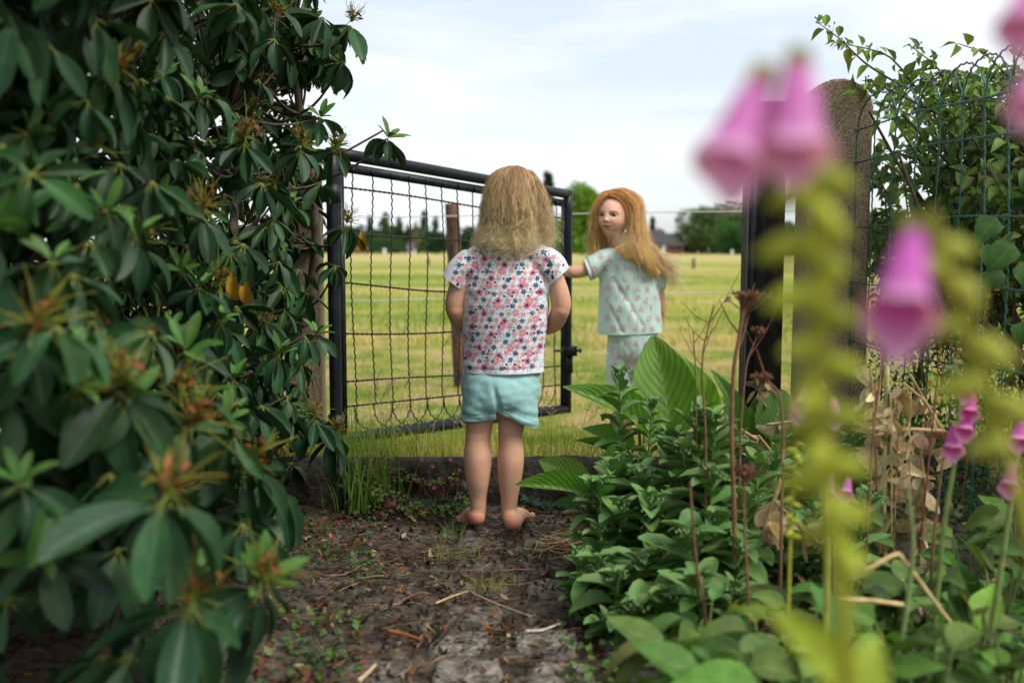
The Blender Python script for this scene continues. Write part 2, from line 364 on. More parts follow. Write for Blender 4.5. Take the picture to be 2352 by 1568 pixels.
blades(mb, x, y, field_z(x, y), rng.uniform(.02, .055, n)*(1+.25*(y < 3.6)), rng.uniform(.002, .0042, n), gcol(x, y, n))
n = 26000; y = 9.5 + 32*rng.random(n)**1.6; x = (rng.random(n)-.42)*y*1.1
blades(mb, x, y, field_z(x, y), rng.uniform(.04, .11, n), rng.uniform(.008, .02, n), gcol(x*.4, y*.4, n), k=3)
tag(mb.build('field_grass', M_grass), 'short dry and green meadow grass over the field beyond the gate', 'grass', kind='stuff')

# taller tufts at the gate and by the kerb
def tuft(label, cx, cy, z0, n, h, spread, c=(.14, .24, .035), seed=0, group=None, cat='grass tuft', wd=.004):
    o = thing('grass_tuft', (cx, cy, z0), label, cat, group)
    mb = MB(); x = cx+rng.normal(0, spread, n); y = cy+rng.normal(0, spread*.6, n)
    blades(mb, x, y, np.full(n, z0), rng.uniform(.4, 1, n)*h, rng.uniform(.7, 1.2, n)*wd, col(c, n, .25, .12), .55, 7)
    mb.build('blades', M_grass, o)
    if seed:
        mb = MB(); k = 8; t_ = np.linspace(0, 1, k)
        for q in range(seed):
            a = rng.uniform(-.6, .9); hh = h*rng.uniform(1.0, 1.5); bx, by = cx+rng.normal(0, spread), cy+rng.normal(0, spread*.4)
            p = np.stack([bx+a*.4*hh*t_**2, by+0*t_+rng.uniform(-.05, .05)*t_, z0+hh*t_*(1-.2*abs(a)*t_)], -1)
            mb.tubes(p, .0007, (.38, .30, .14))
            for s_ in range(10):
                b0 = p[-1]-(p[-1]-p[-3])*s_*.09; e = b0+np.array((rng.normal(0, .012), rng.normal(0, .008), .014))
                mb.tubes(np.stack([b0, (b0+e)/2, e]), [.0006, .0016, .0004], (.45, .36, .18))
        mb.build('seed_stalk', M_stem, o)
    return o
gz = lambda x, y: float(field_z(np.array(x), np.array(y)))
p_ = P(845, 1120, 3.0); tuft('tall green grass tuft growing at the lower left corner of the gate', -.44, 3.03, 0, 170, .30, .05, (.12, .22, .03), 3)
tuft('clump of long grass just behind the gate hinge side', -.50, 3.35, .1, 120, .22, .09, (.2, .27, .05), 5)
tuft('grass tuft with dry seed stalks between the gate and the kerb, left of the child', -.25, 3.24, .115, 90, .13, .09, (.26, .3, .07), 6)
tuft('sparse tall grass behind the kerb to the right of the child', .20, 3.24, .115, 90, .17, .10, (.24, .28, .08), 7)
tuft('small yellow green grass tuft sprouting from the path joints', -.06, 2.28, .005, 90, .055, .035, (.26, .24, .05), 0, 'tufts in the path', wd=.0025)
tuft('wispy grass tuft left of centre on the path', -.15, 2.52, .005, 50, .07, .03, (.2, .24, .05), 0, 'tufts in the path', wd=.0022)
tuft('tiny grass tuft on the soil in front of the left heel', -.17, 2.72, .005, 30, .06, .02, (.12, .2, .04), 0, 'tufts in the path', wd=.002)
tuft('low grass tuft at the right of the path near the dead leaves', .1, 2.62, .005, 60, .04, .03, (.22, .25, .05), 0, 'tufts in the path', wd=.002)

# litter, twigs and weeds of the path
mb = MB(); n = 6800
x = rng.normal(-.05, .42, n); y = rng.uniform(1.15, 3.07, n); az = rng.uniform(0, 6.28, n)
tpl = [leaf_tpl(3, 2, .15, b_, .03, 'lance') for b_ in (.2, 1.0, -.7)]
pal = np.array([(.055, .030, .018), (.10, .045, .02), (.24, .085, .025), (.30, .22, .12), (.022, .017, .013), (.16, .10, .06), (.05, .04, .03)])
pick = rng.choice(len(pal), n, p=[.27, .15, .06, .09, .23, .1, .1]); cc = pal[pick]*(1+rng.normal(0, .25, (n, 1)))
pz = np.array([float(q) for q in soil_z(x, y)]) + rng.uniform(.001, .012, n)
d = np.stack([np.cos(az), np.sin(az), rng.normal(0, .22, n)], -1); up = nrm(np.stack([rng.normal(0, .35, n), rng.normal(0, .35, n), np.ones(n)], -1))
ln = rng.uniform(.008, .032, n); Mx = scaleM(frames(d, up), ln*rng.uniform(.2, .5, n), ln)
which = rng.integers(0, 3, n)
for q in range(3):
    s_ = which == q; mb.inst(tpl[q], Mx[s_], np.stack([x, y, pz], -1)[s_], np.clip(cc[s_], .005, .8))
tag(mb.build('leaf_litter', M_dry), 'brown and orange dead leaf scraps scattered over the path', 'leaf litter', kind='stuff')
mb = MB(); n = 520; x = rng.normal(-.02, .40, n); y = rng.uniform(1.2, 3.05, n); az = rng.normal(0, .7, n)+rng.choice([0, 3.14, 1.2], n); ln = rng.uniform(.02, .10, n)
t_ = np.linspace(-.5, .5, 5)[None]; bd = rng.normal(0, .15, n)[:, None]
p = np.stack([x[:, None]+np.cos(az)[:, None]*ln[:, None]*t_ - np.sin(az)[:, None]*ln[:, None]*bd*(t_**2)*4, y[:, None]+np.sin(az)[:, None]*ln[:, None]*t_+np.cos(az)[:, None]*ln[:, None]*bd*(t_**2)*4, (soil_z(x, y)+rng.uniform(.006, .015, n))[:, None]+0*t_], -1)
mb.tubes(p, rng.uniform(.0006, .0022, n)[:, None]*np.array([[.7, 1, 1, .9, .5]]), col((.14, .09, .055), n, .5, .1), 4)
tag(mb.build('twig_litter', M_stem), 'thin brown twigs strewn across the soil of the path', 'twigs', kind='stuff')
def stick(label, pts, r_, c):
    mb = MB(); pts = np.array([P(*q) for q in pts]); k = 12
    tt = np.linspace(0, len(pts)-1, k); pp = np.stack([np.interp(tt, range(len(pts)), pts[:, a]) for a in range(3)], -1)
    pp[:, 2] = np.maximum(pp[:, 2], [float(soil_z(a, b_))+.012 for a, b_ in pp[:, :2]])
    mb.tubes(pp, np.linspace(r_, r_*.6, k), c, 7, cap=True); return tag(mb.build('stick', M_stem), label, 'stick')
def gd(vy, z=.012):     # distance at which the ground shows at photo row vy
    a = math.atan((vy-784)/FOC)+PITCH; return (CAM_H-z)/math.tan(a)
stick('pale straw stick lying across the middle of the path', [(1000, 1385, gd(1385)), (1040, 1368, gd(1368)), (1075, 1357, gd(1357))], .0028, (.48, .34, .17))
stick('long bent straw stalk lying right of the path centre', [(1078, 1358, gd(1358)), (1130, 1382, gd(1382)), (1220, 1415, gd(1415))], .0026, (.38, .26, .14))
stick('short whitish curved stick on the right side of the path', [(1207, 1449, gd(1449)), (1245, 1447, gd(1447)), (1287, 1431, gd(1431))], .0032, (.55, .47, .35))
stick('thick pale stick end pointing up at the bottom edge', [(825, 1568, gd(1568)), (862, 1526, gd(1526))], .0055, (.5, .38, .22))
stick('reddish brown bark stick at the lower left of the path', [(890, 1448, gd(1448)), (930, 1456, gd(1456)), (966, 1468, gd(1468))], .005, (.28, .10, .03))
stick('dark crooked twig reaching up the path centre', [(1000, 1480, gd(1480)), (1030, 1440, gd(1440)), (1075, 1395, gd(1395)), (1110, 1330, gd(1330))], .0035, (.05, .035, .03))

# small weeds: soft leaflets on short stalks
T_small = [leaf_tpl(4, 2, .2, b_, .03, 'ovate') for b_ in (.3, .9, -.2)]
def leafset(mb, pos, ln, wd, cols, tilt=.5, tpls=T_small, up_bias=1., face=None, rnd=False):
    n = len(pos); az = rng.uniform(0, 6.28, n)
    d = np.stack([np.cos(az), np.sin(az), rng.normal(0, tilt, n)], -1)
    up = nrm(np.stack([rng.normal(0, .45, n), rng.normal(0, .45, n), np.full(n, up_bias)], -1))
    if rnd: up = nrm(rng.normal(0, 1, (n, 3)))
    if face is not None: up = nrm(up + np.asarray(face))
    Mx = scaleM(frames(d, up), wd, ln); w_ = rng.integers(0, len(tpls), n)
    for q in range(len(tpls)):
        s_ = w_ == q
        if s_.any(): mb.inst(tpls[q], Mx[s_], pos[s_], cols[s_])
mb = MB(); n = 2600
cx = np.concatenate([rng.normal(-.45, .14, n//2), rng.normal(.42, .13, n//4), rng.normal(-.02, .3, n-n//2-n//4)]); cy = np.concatenate([rng.uniform(1.3, 3.05, n//2), rng.uniform(1.5, 2.6, n//4), rng.uniform(1.3, 2.9, n-n//2-n//4)])
# clustering
k_ = np.array([noise.noise(Vector((a*7, b_*7, 2))) for a, b_ in zip(cx, cy)]); s_ = k_ > .12; cx, cy = cx[s_], cy[s_]; n = len(cx)
ln = rng.uniform(.008, .02, n)
leafset(mb, np.stack([cx, cy, soil_z(cx, cy)+rng.uniform(.004, .04, n)], -1), ln, ln*.7, np.where(rng.random((n, 1)) < .18, col((.14, .05, .03), n), col((.06, .12, .025), n, .3, .15)))
tag(mb.build('weeds', M_leaf), 'tiny green and reddish weeds creeping over the path soil', 'weeds', kind='stuff')

# ---------------------------------------------------------------- ivy and herbs along the kerb
def star_tpl():
    ang = np.array([-2.5, -1.9, -1.35, -.85, -.45, 0, .45, .85, 1.35, 1.9, 2.5]); rad = np.array([.45, .30, .72, .42, .62*.7, 1.0, .43, .42, .72, .30, .45])
    v = [(0, 0, 0)]+[(math.sin(a)*r_*.9, math.cos(a)*r_*.8+.15, -.12*r_*r_) for a, r_ in zip(ang, rad)]
    f = [(0, q, q+1) for q in range(1, len(v)-1)]
    u = [(.5, 0)]+[(.5+.5*math.sin(a), r_) for a, r_ in zip(ang, rad)]
    return np.array(v), np.array(f), np.array(u)
T_star = [star_tpl()]
def patch(name, label, cat, box_, n, size, c, tpls, flowers=0, M_=None, c2=None, stems=True, face=(0, -.9, 0)):
    (x0, x1, y0, y1, z0, z1) = box_
    o = thing(name, ((x0+x1)/2, (y0+y1)/2, 0), label, cat)
    mb = MB(); u = rng.random((n, 3)); x = x0+(x1-x0)*u[:, 0]; y = y0+(y1-y0)*u[:, 1]
    z = z0+(z1-z0)*u[:, 2]*(.55+.45*np.sin(x*17+y*5))
    ln = rng.uniform(.6, 1.3, n)*size; cc = col(c, n, .28, .12)
    if c2 is not None: s_ = rng.random(n) < .14; cc[s_] = col(c2, int(s_.sum()), .2)
    leafset(mb, np.stack([x, y, np.maximum(z, .01)], -1), ln, ln*(1 if tpls is T_star else .65), cc, .4, tpls, 1., face)
    mb.build('foliage', M_ or M_leaf, o)
    if stems:
        mb = MB(); m_ = n//5; t_ = np.linspace(0, 1, 4)[None]; i_ = rng.integers(0, n, m_)
        b0 = np.stack([x[i_]+rng.normal(0, .04, m_), y[i_], np.zeros(m_)+.0], -1); e = np.stack([x[i_], y[i_], z[i_]], -1)
        p = b0[:, None]+(e-b0)[:, None]*t_[:, :, None]; p[:, :, 0] += .01*np.sin(t_*3.1)
        mb.tubes(p, .0012, col((.16, .06, .04), m_, .3)); mb.build('stem', M_stem, o)
    for q in range(flowers):
        fx, fy, fz = random.uniform(x0, x1), y0+.2*(y1-y0), random.uniform(z0+.02, z1); mb = MB()
        for a in range(5):
            an = a*1.2566; d_ = np.array([[math.cos(an), -.35, math.sin(an)]])
            mb.inst(T_small[0], scaleM(frames(d_, np.array([[0, -1., .2]])), .0045, .0075), np.array([[fx, fy, fz]]), np.array([[.62, .16, .42]]))
        mb.build('flower', M_petal, o)
    return o
patch('ivy', 'dark green ivy creeping along the kerb left of the child', 'ivy', (-.52, -.14, 2.99, 3.09, .01, .12), 130, .036, (.035, .085, .045), T_star)
patch('ivy', 'dark ivy leaves at the kerb foot to the right of the child', 'ivy', (-.02, .34, 3.0, 3.085, .01, .085), 110, .034, (.03, .08, .05), T_star)
patch('geranium_plant', 'low weed with small lobed green leaves and pink flowers before the kerb', 'weed', (-.42, -.12, 2.9, 3.05, .01, .10), 420, .014, (.12, .2, .035), T_small, 4, c2=(.22, .08, .04))
patch('geranium_plant', 'reddish lobed weed with tiny pink flowers climbing over the kerb top beside the grass', 'weed', (-.50, -.16, 3.02, 3.12, .08, .17), 330, .014, (.13, .17, .04), T_small, 5, c2=(.22, .05, .04))
patch('geranium_plant', 'red stemmed weed spreading on the soil beside the rhododendron foot', 'weed', (-.72, -.36, 2.45, 2.95, .0, .06), 520, .015, (.04, .07, .02), T_small, 3, c2=(.20, .03, .035))
patch('geranium_plant', 'low lobed weed under the left shrub near the bottom edge', 'weed', (-.62, -.30, 1.55, 2.1, .0, .05), 260, .02, (.07, .13, .03), T_small, 2, c2=(.16, .06, .03))
patch('clover', 'small bright green leafy weed at the lower right edge of the path', 'weed', (.10, .42, 1.7, 2.2, .0, .04), 240, .02, (.10, .2, .035), T_small, 0)

# ---------------------------------------------------------------- gate
GL = 1.0
g_bl, g_tl = P(768, 1010, 3.40), P(768, 350, 3.40)
g_br, g_tr = P(1303, 938, 4.52), P(1303, 446, 4.52)
g_tl[0] = g_bl[0] = (g_tl[0]+g_bl[0])/2; g_tr[0] = g_br[0] = (g_tr[0]+g_br[0])/2
def G(s_, t_, off=0):
    b_ = g_bl+(g_br-g_bl)*s_; u = g_tl+(g_tr-g_tl)*s_; nrm_ = np.array((-(g_br-g_bl)[1], (g_br-g_bl)[0], 0)); nrm_ /= np.linalg.norm(nrm_)
    return b_+(u-b_)*t_ + nrm_*off
gate = thing('garden_gate', g_bl*np.array((1, 1, 0))+np.array((0, 0, .1)), 'open black metal framed gate with dark wire mesh, swung out over the meadow', 'gate')
mb = MB(); rr = .021
for a, b_ in (((0, 1), (1, 1)), ((0, 0), (1, 0)), ((0, -.015), (0, 1.015)), ((1, -.015), (1, 1.015))):
    p0, p1 = G(*a), G(*b_); mb.tubes(np.linspace(p0, p1, 12), rr*(1.05 if a[0] == 0 and b_[0] == 0 else 1), (1, 1, 1), 16, cap=True)
# inner flat bars the mesh is fixed to
def bar(mb, a, b_, hw, hd):
    a, b_ = np.array(a), np.array(b_); d = nrm(b_-a); gd_ = nrm(g_br-g_bl); nn = np.array((-gd_[1], gd_[0], 0)); s_ = np.cross(d, nn)
    v = [q+s_*i_*hw+nn*j_*hd for q in (a, b_) for i_, j_ in ((-1, -1), (1, -1), (1, 1), (-1, 1))]
    mb.add(v, [(0,1,5,4),(1,2,6,5),(2,3,7,6),(3,0,4,7),(0,3,2,1),(4,5,6,7)])
bar(mb, G(.02, .955), G(.985, .955), .016, .004)
bar(mb, G(.028, .02), G(.028, .95), .009, .004); bar(mb, G(.972, .02), G(.972, .95), .007, .004)
mb.build('frame', M_blk, gate)
mb = MB(); NV = 14; pos = [.062+.067*q for q in range(NV)]
rows = [.885, .735, .545, .375, .20, .115]
k = 150; t_ = np.linspace(0, 1, k)
def crimp(p, amp=.0024, per=.028):
    d = np.linalg.norm(np.gradient(p, axis=0), axis=1).cumsum(); dirv = nrm(np.gradient(p, axis=0)); gd_ = nrm(g_br-g_bl)
    s_ = nrm(np.cross(dirv, np.array((-gd_[1], gd_[0], 0)))); return p + s_*(amp*np.sin(d/per*2*math.pi))[:, None]
def gv(s_, t_): # sagging mesh: small local offsets
    return G(s_ + .006*math.sin(t_*7+s_*9), t_)
for q, s_ in enumerate(pos):
    tb = .115
    p = np.array([gv(s_, .95-(.95-tb)*a) for a in t_]); mb.tubes(crimp(p), .0026, (1, 1, 1), 5)
    # arch at the foot spanning two wires
    if q+2 < NV+0:
        s2 = pos[q+1] if False else pos[q+2]
        arc = np.array([G(s_+(s2-s_)*(.5-.5*math.cos(math.pi*a)), tb-.095*math.sin(math.pi*a)**.8) for a in np.linspace(0, 1, 60)])
        mb.tubes(crimp(arc), .0026, (1, 1, 1), 5)
for e_ in (0, NV-1): mb.tubes(crimp(np.array([gv(pos[e_], .115-.1*a) for a in np.linspace(0, 1, 30)])), .0021, (1, 1, 1), 5)
for ri, rt in enumerate(rows):
    for ph in (0, math.pi):
        ss = np.linspace(.022, .978, 420)
        p = np.array([G(a, rt + [.004, -.006, .012, .006, -.004, 0][ri]*math.sin(a*math.pi*2.2+ri) , .0022*math.cos(a*190+ph)) + np.array((0, 0, .0022*math.sin(a*190+ph))) for a in ss])
        mb.tubes(p, .0021, (1, 1, 1), 4)
mb.build('wire_mesh', M_wire, gate)
mb = MB()
for s_ in pos:
    a = G(s_, .955, -.006); mb.tubes(np.array([a-np.array((0, 0, .012)), a+np.array((0, 0, .006))]), .006, (1, 1, 1), 6, cap=True)
mb.build('mesh_clip', M_blk, gate)
mb = MB(); lc = G(.985, .275, -.03)
gd_ = nrm(g_br-g_bl)
mb.box(lc-np.array((.035, .02, .022)), lc+np.array((.028, .02, .022)), rot=math.atan2(gd_[1], gd_[0])*0+.3)
mb.box(lc-np.array((.012, .012, .10)), lc+np.array((.010, .012, -.02)), rot=.3)
mb.build('latch', M_blk, gate)
mb = MB(); M_zinc = mat('dull zinc', (.12, .12, .12), rough=.45, metal=.7, noise_s=60)
mb.tubes(np.array([lc+np.array((-.075, -.01, .002)), lc+np.array((.05, .0, .002))]), .006, (1, 1, 1), 10, cap=True)
mb.tubes(np.array([lc+np.array((.04, -.002, .002)), lc+np.array((.052, -.0, .002))]), .011, (1, 1, 1), 6, cap=True)
mb.build('latch_bolt', M_zinc, gate)
for tt in (.06, .86):
    mb = MB(); hc = G(0, tt); mb.tubes(np.linspace(hc, hc+np.array((-.09, -.02, 0)), 3), .008, (1, 1, 1), 8, cap=True)
    mb.tubes(np.array([hc-np.array((0, 0, .03)), hc+np.array((0, 0, .03))]), .028, (1, 1, 1), 14, cap=True); mb.build('hinge', M_blk, gate)

# ---------------------------------------------------------------- posts
M_conc = mat('pebbly concrete', (.40, .30, .19), rough=.95, spec=.2, noise_s=120, noise_a=.45, base2=(.20, .165, .12), bump=1, bump_s=220, detail=3)
def post_concrete(x0, x1, y0, y1, zt, round_=True):
    mb = MB(); w_ = (x1-x0); n = 14; pr = [(x0, -.1)]
    if round_:
        for q in range(n+1):
            a = math.pi*(1-q/n); pr.append(((x0+x1)/2+w_/2*math.cos(a), zt-w_*.45+w_*.45*math.sin(a)))
    else: pr += [(x0, zt), (x1, zt)]
    pr.append((x1, -.1)); k = len(pr); ysr = [y0, y0+.008, y1-.008, y1]; ins = [.008, 0, 0, .008]
    cx_ = (x0+x1)/2; v = []
    for yy, ii in zip(ysr, ins):
        for (px, pz) in pr: v.append((px-(ii if px > cx_ else -ii), yy, pz-(ii if pz > 0 else 0)))
    f = [(a*k+c_, a*k+(c_+1) % k, (a+1)*k+(c_+1) % k, (a+1)*k+c_) for a in range(3) for c_ in range(k)]
    f4 = np.array(f); mb.add(v, f4); mb.add(v[:k], [tuple(range(k))]); mb.add(v[-k:], [tuple(range(k))[::-1]]); return mb
a0 = P(1846, 600, 3.26)[0]; a1 = P(1996, 600, 3.26)[0]; zt = P(1940, 180, 3.26)[2]
pc = tag(post_concrete(a0, a1, 3.26, 3.38, zt).build('concrete_post', M_conc, smooth=False), 'round topped pebbly concrete post with orange lichen, right of the black timber post', 'post')
M_lich = mat('orange lichen', (.42, .17, .03), rough=.95, noise_s=90, noise_a=.4)
mb = MB(); cx_ = (a0+a1)/2; w_ = a1-a0
for q in range(70):
    a = math.pi*(1-random.uniform(.22, .62)); rr_ = w_/2
    c_ = np.array((cx_+rr_*math.cos(a), random.uniform(3.258, 3.33), zt-w_*.45+w_*.45*math.sin(a)))
    if c_[1] < 3.268: c_ -= np.array((math.cos(a), 0, math.sin(a)))*random.uniform(.006, .03); c_[1] = 3.2585
    th = np.arange(7)/7*6.283; rad = random.uniform(.002, .006)
    if c_[1] < 3.26: ring = np.stack([c_[0]+rad*np.cos(th), np.full(7, c_[1]), c_[2]+rad*np.sin(th)], -1); apex = c_-np.array((0, .0015, 0))
    else:
        tx = np.array((-math.sin(a), 0, math.cos(a)*.9)); ring = c_+rad*np.cos(th)[:, None]*tx+rad*np.sin(th)[:, None]*np.array((0, 1, 0)); apex = c_+np.array((math.cos(a), 0, math.sin(a)))*.0025
    v = np.vstack([ring, apex]); mb.add(v, [(i_, (i_+1) % 7, 7) for i_ in range(7)])
mb.build('lichen', M_lich, pc)
M_btim = mat('black painted timber', (.006, .006, .008), rough=.6, spec=.3, noise_s=6, noise_a=.5, base2=(.022, .020, .012), bump=1.0, bump_s=40, stretch=(6, 6, .8))
b0 = P(1719, 600, 3.5)[0]; b1 = P(1802, 600, 3.5)[0]; bz = P(1760, 232, 3.5)[2]; bm = bmesh.new()
bmesh.ops.create_cube(bm, size=1); bmesh.ops.scale(bm, vec=(b1-b0, .12, bz+.15), verts=bm.verts); bmesh.ops.translate(bm, vec=((b0+b1)/2, 3.56, (bz-.15)/2), verts=bm.verts)
bmesh.ops.bevel(bm, geom=bm.edges[:], offset=.007, segments=2, affect='EDGES'); me = bpy.data.meshes.new('timber_post'); bm.to_mesh(me); bm.free(); me.materials.append(M_btim)
tp = tag(link('timber_post', me), 'square black painted timber gate post with mossy stains, right side of the opening', 'post')
mb = MB(); mb.box((b0-.0025, 3.512, -.05), (b0+.022, 3.497, bz-.03)); 
mb.box((b0+.002, 3.494, -.05), (b0+.026, 3.5, bz-.02)); mb.build('stop_rail', M_blk, tp)
# left gate post inside the shrub
a0 = P(655, 900, 3.42)[0]; tag(post_concrete(a0, a0+.12, 3.42, 3.54, 1.12, False).build('concrete_post', M_conc, smooth=False), 'concrete gate post mostly hidden in rhododendron leaves at the hinge side', 'post')

# ---------------------------------------------------------------- green wire fence on the right
gf = thing('wire_fence', (1.18, 3.0, 0), 'green coated wire fence with arched top running from the round topped post towards the viewer', 'fence')
F0 = np.array((P(1975, 300, 3.25)[0], 3.245, 0)); F1 = np.array((P(2316, 300, 2.42)[0]+.004, 2.42, 0)); fd = (F1-F0)/np.linalg.norm(F1-F0); sp_ = np.linalg.norm(F1-F0)/7.0
def crimp2(p, amp=.0022, per=.03):
    d = np.r_[0, np.cumsum(np.linalg.norm(np.diff(p, axis=0), axis=1))]; tv = nrm(np.gradient(p, axis=0)); s_ = nrm(np.cross(tv, np.array((fd[1], -fd[0], 0)))); return p+s_*(amp*np.sin(d/per*6.283))[:, None]
mb = MB(); NW = 17; ztp = 1.17
nx_ = np.array((fd[1], -fd[0], 0))
def FW(s_, z): return F0+fd*s_+np.array((0, 0, z))+nx_*(.012*math.sin(s_*5+z*2))
for q in range(NW):
    p = np.array([FW(q*sp_+.006*math.sin(z*9+q), z) for z in np.linspace(.02, ztp, 110)]); mb.tubes(crimp2(p), .0026, (1, 1, 1), 5)
    if q+2 < NW:
        hh = .115
        p = np.array([FW(q*sp_+2*sp_*(.5-.5*math.cos(math.pi*a)), ztp+hh*math.sin(math.pi*a)**.85) for a in np.linspace(0, 1, 50)]); mb.tubes(crimp2(p), .0026, (1, 1, 1), 5)
mb.build('upright_wire', M_green, gf)
mb = MB()
for z in (1.185, 1.085, .88, .70, .50, .30, .1):
    for ph in (0, math.pi):
        ss = np.linspace(-.05, (NW-1)*sp_, 620)
        p = np.array([FW(a, z+.0024*math.sin(a*170+ph)+.008*math.sin(a*6+z*5))+nx_*.0024*math.cos(a*170+ph) for a in ss]); mb.tubes(p, .0016, (1, 1, 1), 4)
mb.build('twisted_wire', M_green, gf)

# ---------------------------------------------------------------- pasture fence (posts and white rope)
pf = thing('pasture_fence', (P(1038, 600, 6.6)[0], 6.6, -.1), 'thin white rope pasture fence on weathered brown wooden post behind the gate', 'fence')
M_brown = mat('weathered wood', (.13, .058, .032), rough=.85, noise_s=9, noise_a=.5, base2=(.030, .018, .012), bump=.8, bump_s=30, stretch=(3, 3, .5))
pz = P(1038, 468, 6.6)[2]; pt = P(1022+16, 470, 6.6); pb = P(1038+22, 880, 6.6); mb = MB()
mb.tubes(np.linspace((pb[0], 6.6, -.25), (pt[0], 6.6, pz), 10), .047, (1, 1, 1), 14, cap=True); mb.build('post', M_brown, pf)
M_rope = mat('white fence rope', (.52, .50, .46), rough=.7)
for z0, z1, w2 in ((P(830, 498, 6.5)[2], P(1700, 486, 6.5)[2], 0), (P(830, 690, 6.5)[2], P(1700, 673, 6.5)[2], 0)):
    xx = np.linspace(-5, 6, 40); za = z0+(z1-z0)*(xx-P(830, 500, 6.5)[0])/(P(1700, 500, 6.5)[0]-P(830, 500, 6.5)[0]); za = np.clip(za, min(z0, z1)-.02, max(z0, z1)+.02)
    MB().tubes(np.stack([xx, np.full(40, 6.545), za+.004*np.sin(xx*1.3)], -1), .0042, (1, 1, 1), 6).build('rope', M_rope, pf)
# ---------------------------------------------------------------- far trees, houses, horse
T_tree = [leaf_tpl(2, 2, .3, .5, 0, 'ovate')]
M_crown = mat('tree foliage', attr=True, rough=.7, spec=.2, trans=.3)
def tree(name, label, vx, d, vtop, wpx, c, shape='round', group=None, n=1500, trunk=True, sparse=1., bottom=.12):
    if shape == 'round': n = int(n*2.6)
    base = P(vx, 600, d); base[2] = -.12; H = P(vx, vtop, d)[2]+.12; W = wpx/FOC*d/2
    o = thing(name, base, label, 'tree', group)
    nlobe = {'round': 16, 'cone': 1, 'poplar': 5, 'hedge': 14}[shape]; pts = []
    if shape == 'cone':
        t_ = rng.random(n)**.8; r_ = W*(1-t_)*(.75+.35*np.sin(t_*38)**2); a = rng.uniform(0, 6.28, n); pts = np.stack([r_*np.cos(a), r_*np.sin(a), H*(bottom+t_*(1-bottom))], -1)
    else:
        for q in range(nlobe):
            if shape == 'poplar': lc = np.array((random.uniform(-.25, .25)*W, 0, H*(.2+.72*q/nlobe))); lr = np.array((W*random.uniform(.6, 1)*(1-.5*q/nlobe), W*.7, H*.17))
            else:
                a = random.uniform(0, 6.28); rr_ = random.uniform(.1, .72)*W; zz = random.uniform(bottom+.12, .8); k_ = math.sqrt(max(.1, 1-((zz-.45)/.55)**2))
                lc = np.array((rr_*k_*math.cos(a), rr_*k_*math.sin(a), H*zz)); lr = np.array((W*.46, W*.46, H*.21))*random.uniform(.75, 1.15)
            m_ = n//nlobe; u = nrm(rng.normal(0, 1, (m_, 3))); pts.append(lc+u*lr*rng.uniform(.72, 1.1, (m_, 1)))
        pts = np.concatenate(pts); pts[:, 2] = np.clip(pts[:, 2], H*bottom*.5, H*1.02)
    n_ = len(pts); mb = MB(); s_ = H*.062*sparse
    ln = rng.uniform(.6, 1.5, n_)*s_
    leafset(mb, base+pts, ln, ln*.8, col(c, n_, .28, .1), .6, T_tree, .6, None, True)
    mb.build('crown', M_crown, o)
    mb = MB(); t_ = np.linspace(0, 1, 6)[:, None]
    mb.tubes(base+np.array((0, 0, H*.7))*t_, np.linspace(H*.018, H*.005, 6), (1, 1, 1), 7)
    for q in range(6):
        e = pts[rng.integers(n_)]*.8; s0 = np.array((0, 0, H*random.uniform(.12, .4))); mb.tubes(base+s0+(e-s0)*t_, np.linspace(H*.008, H*.002, 6), (1, 1, 1), 5)
    mb.build('trunk', M_bark, o); return o
FT = 'far trees along the left edge of the meadow'
tree('tree', 'rounded dark tree at the left end of the far tree row, behind the gate post', 815, 300, 512, 60, (.035, .075, .03), group=FT)
tree('conifer_tree', 'dark conifer first from the left in the far row seen through the gate mesh', 850, 300, 497, 28, (.045, .09, .05), 'cone', FT, 900)
tree('poplar_tree', 'light green slender tree seen through the gate mesh, left of its neighbour poplar', 884, 290, 483, 27, (.07, .12, .04), 'poplar', FT, 900)
tree('tree', 'low rounded light green tree just left of the light green slender tree', 866, 285, 525, 30, (.07, .13, .04), group=FT, bottom=.02)
tree('tree', 'mid green rounded tree between the bare pale tree and the pointed conifer', 962, 295, 518, 28, (.05, .11, .035), group=FT, bottom=.02)
tree('poplar_tree', 'darker slender poplar just right of the light green slender tree', 918, 300, 494, 24, (.05, .10, .04), 'poplar', FT, 900)
tree('tree', 'small narrow dark tree right of the dark poplar', 936, 300, 512, 17, (.03, .065, .03), 'poplar', FT, 500)
tree('tree', 'thin bare pale tree in the far row with very few leaves', 954, 280, 496, 22, (.20, .20, .10), 'poplar', FT, 160)
tree('conifer_tree', 'pointed mid green conifer left of the brown wooden post', 975, 290, 486, 32, (.05, .10, .03), 'cone', FT, 900)
tree('poplar_tree', 'very thin dark poplar right behind the pointed conifer', 1000, 310, 490, 14, (.045, .09, .04), 'poplar', FT, 500)
tree('tree', 'bushy dark green tree left beside the brown wooden post', 1000, 260, 528, 52, (.025, .07, .025), group=FT, bottom=.02)
tree('tree', 'bushy dark green tree between the brown wooden post and the blond hair', 1072, 260, 517, 62, (.03, .08, .025), group=FT, bottom=.02)
tree('tree', 'low broad tree mass behind the mesh, below the row of poplars', 880, 270, 543, 120, (.035, .085, .03), group=FT, bottom=.02, n=1600)
tree('tree', 'low wide tree behind the blond hair of the nearer child', 1150, 260, 520, 90, (.035, .085, .025), bottom=.02)
tree('tree', 'bright green leafy tree just right of the open end of the gate', 1338, 180, 404, 128, (.15, .28, .03), n=3000, sparse=.62, bottom=.08)
tree('conifer_tree', 'dark fir tip rising above the gate top rail between the two children', 1258, 190, 400, 30, (.03, .065, .04), 'cone', n=700)
tree('conifer_tree', 'small dark fir beside the grey roofed house', 1498, 240, 500, 26, (.03, .06, .035), 'cone', n=700)
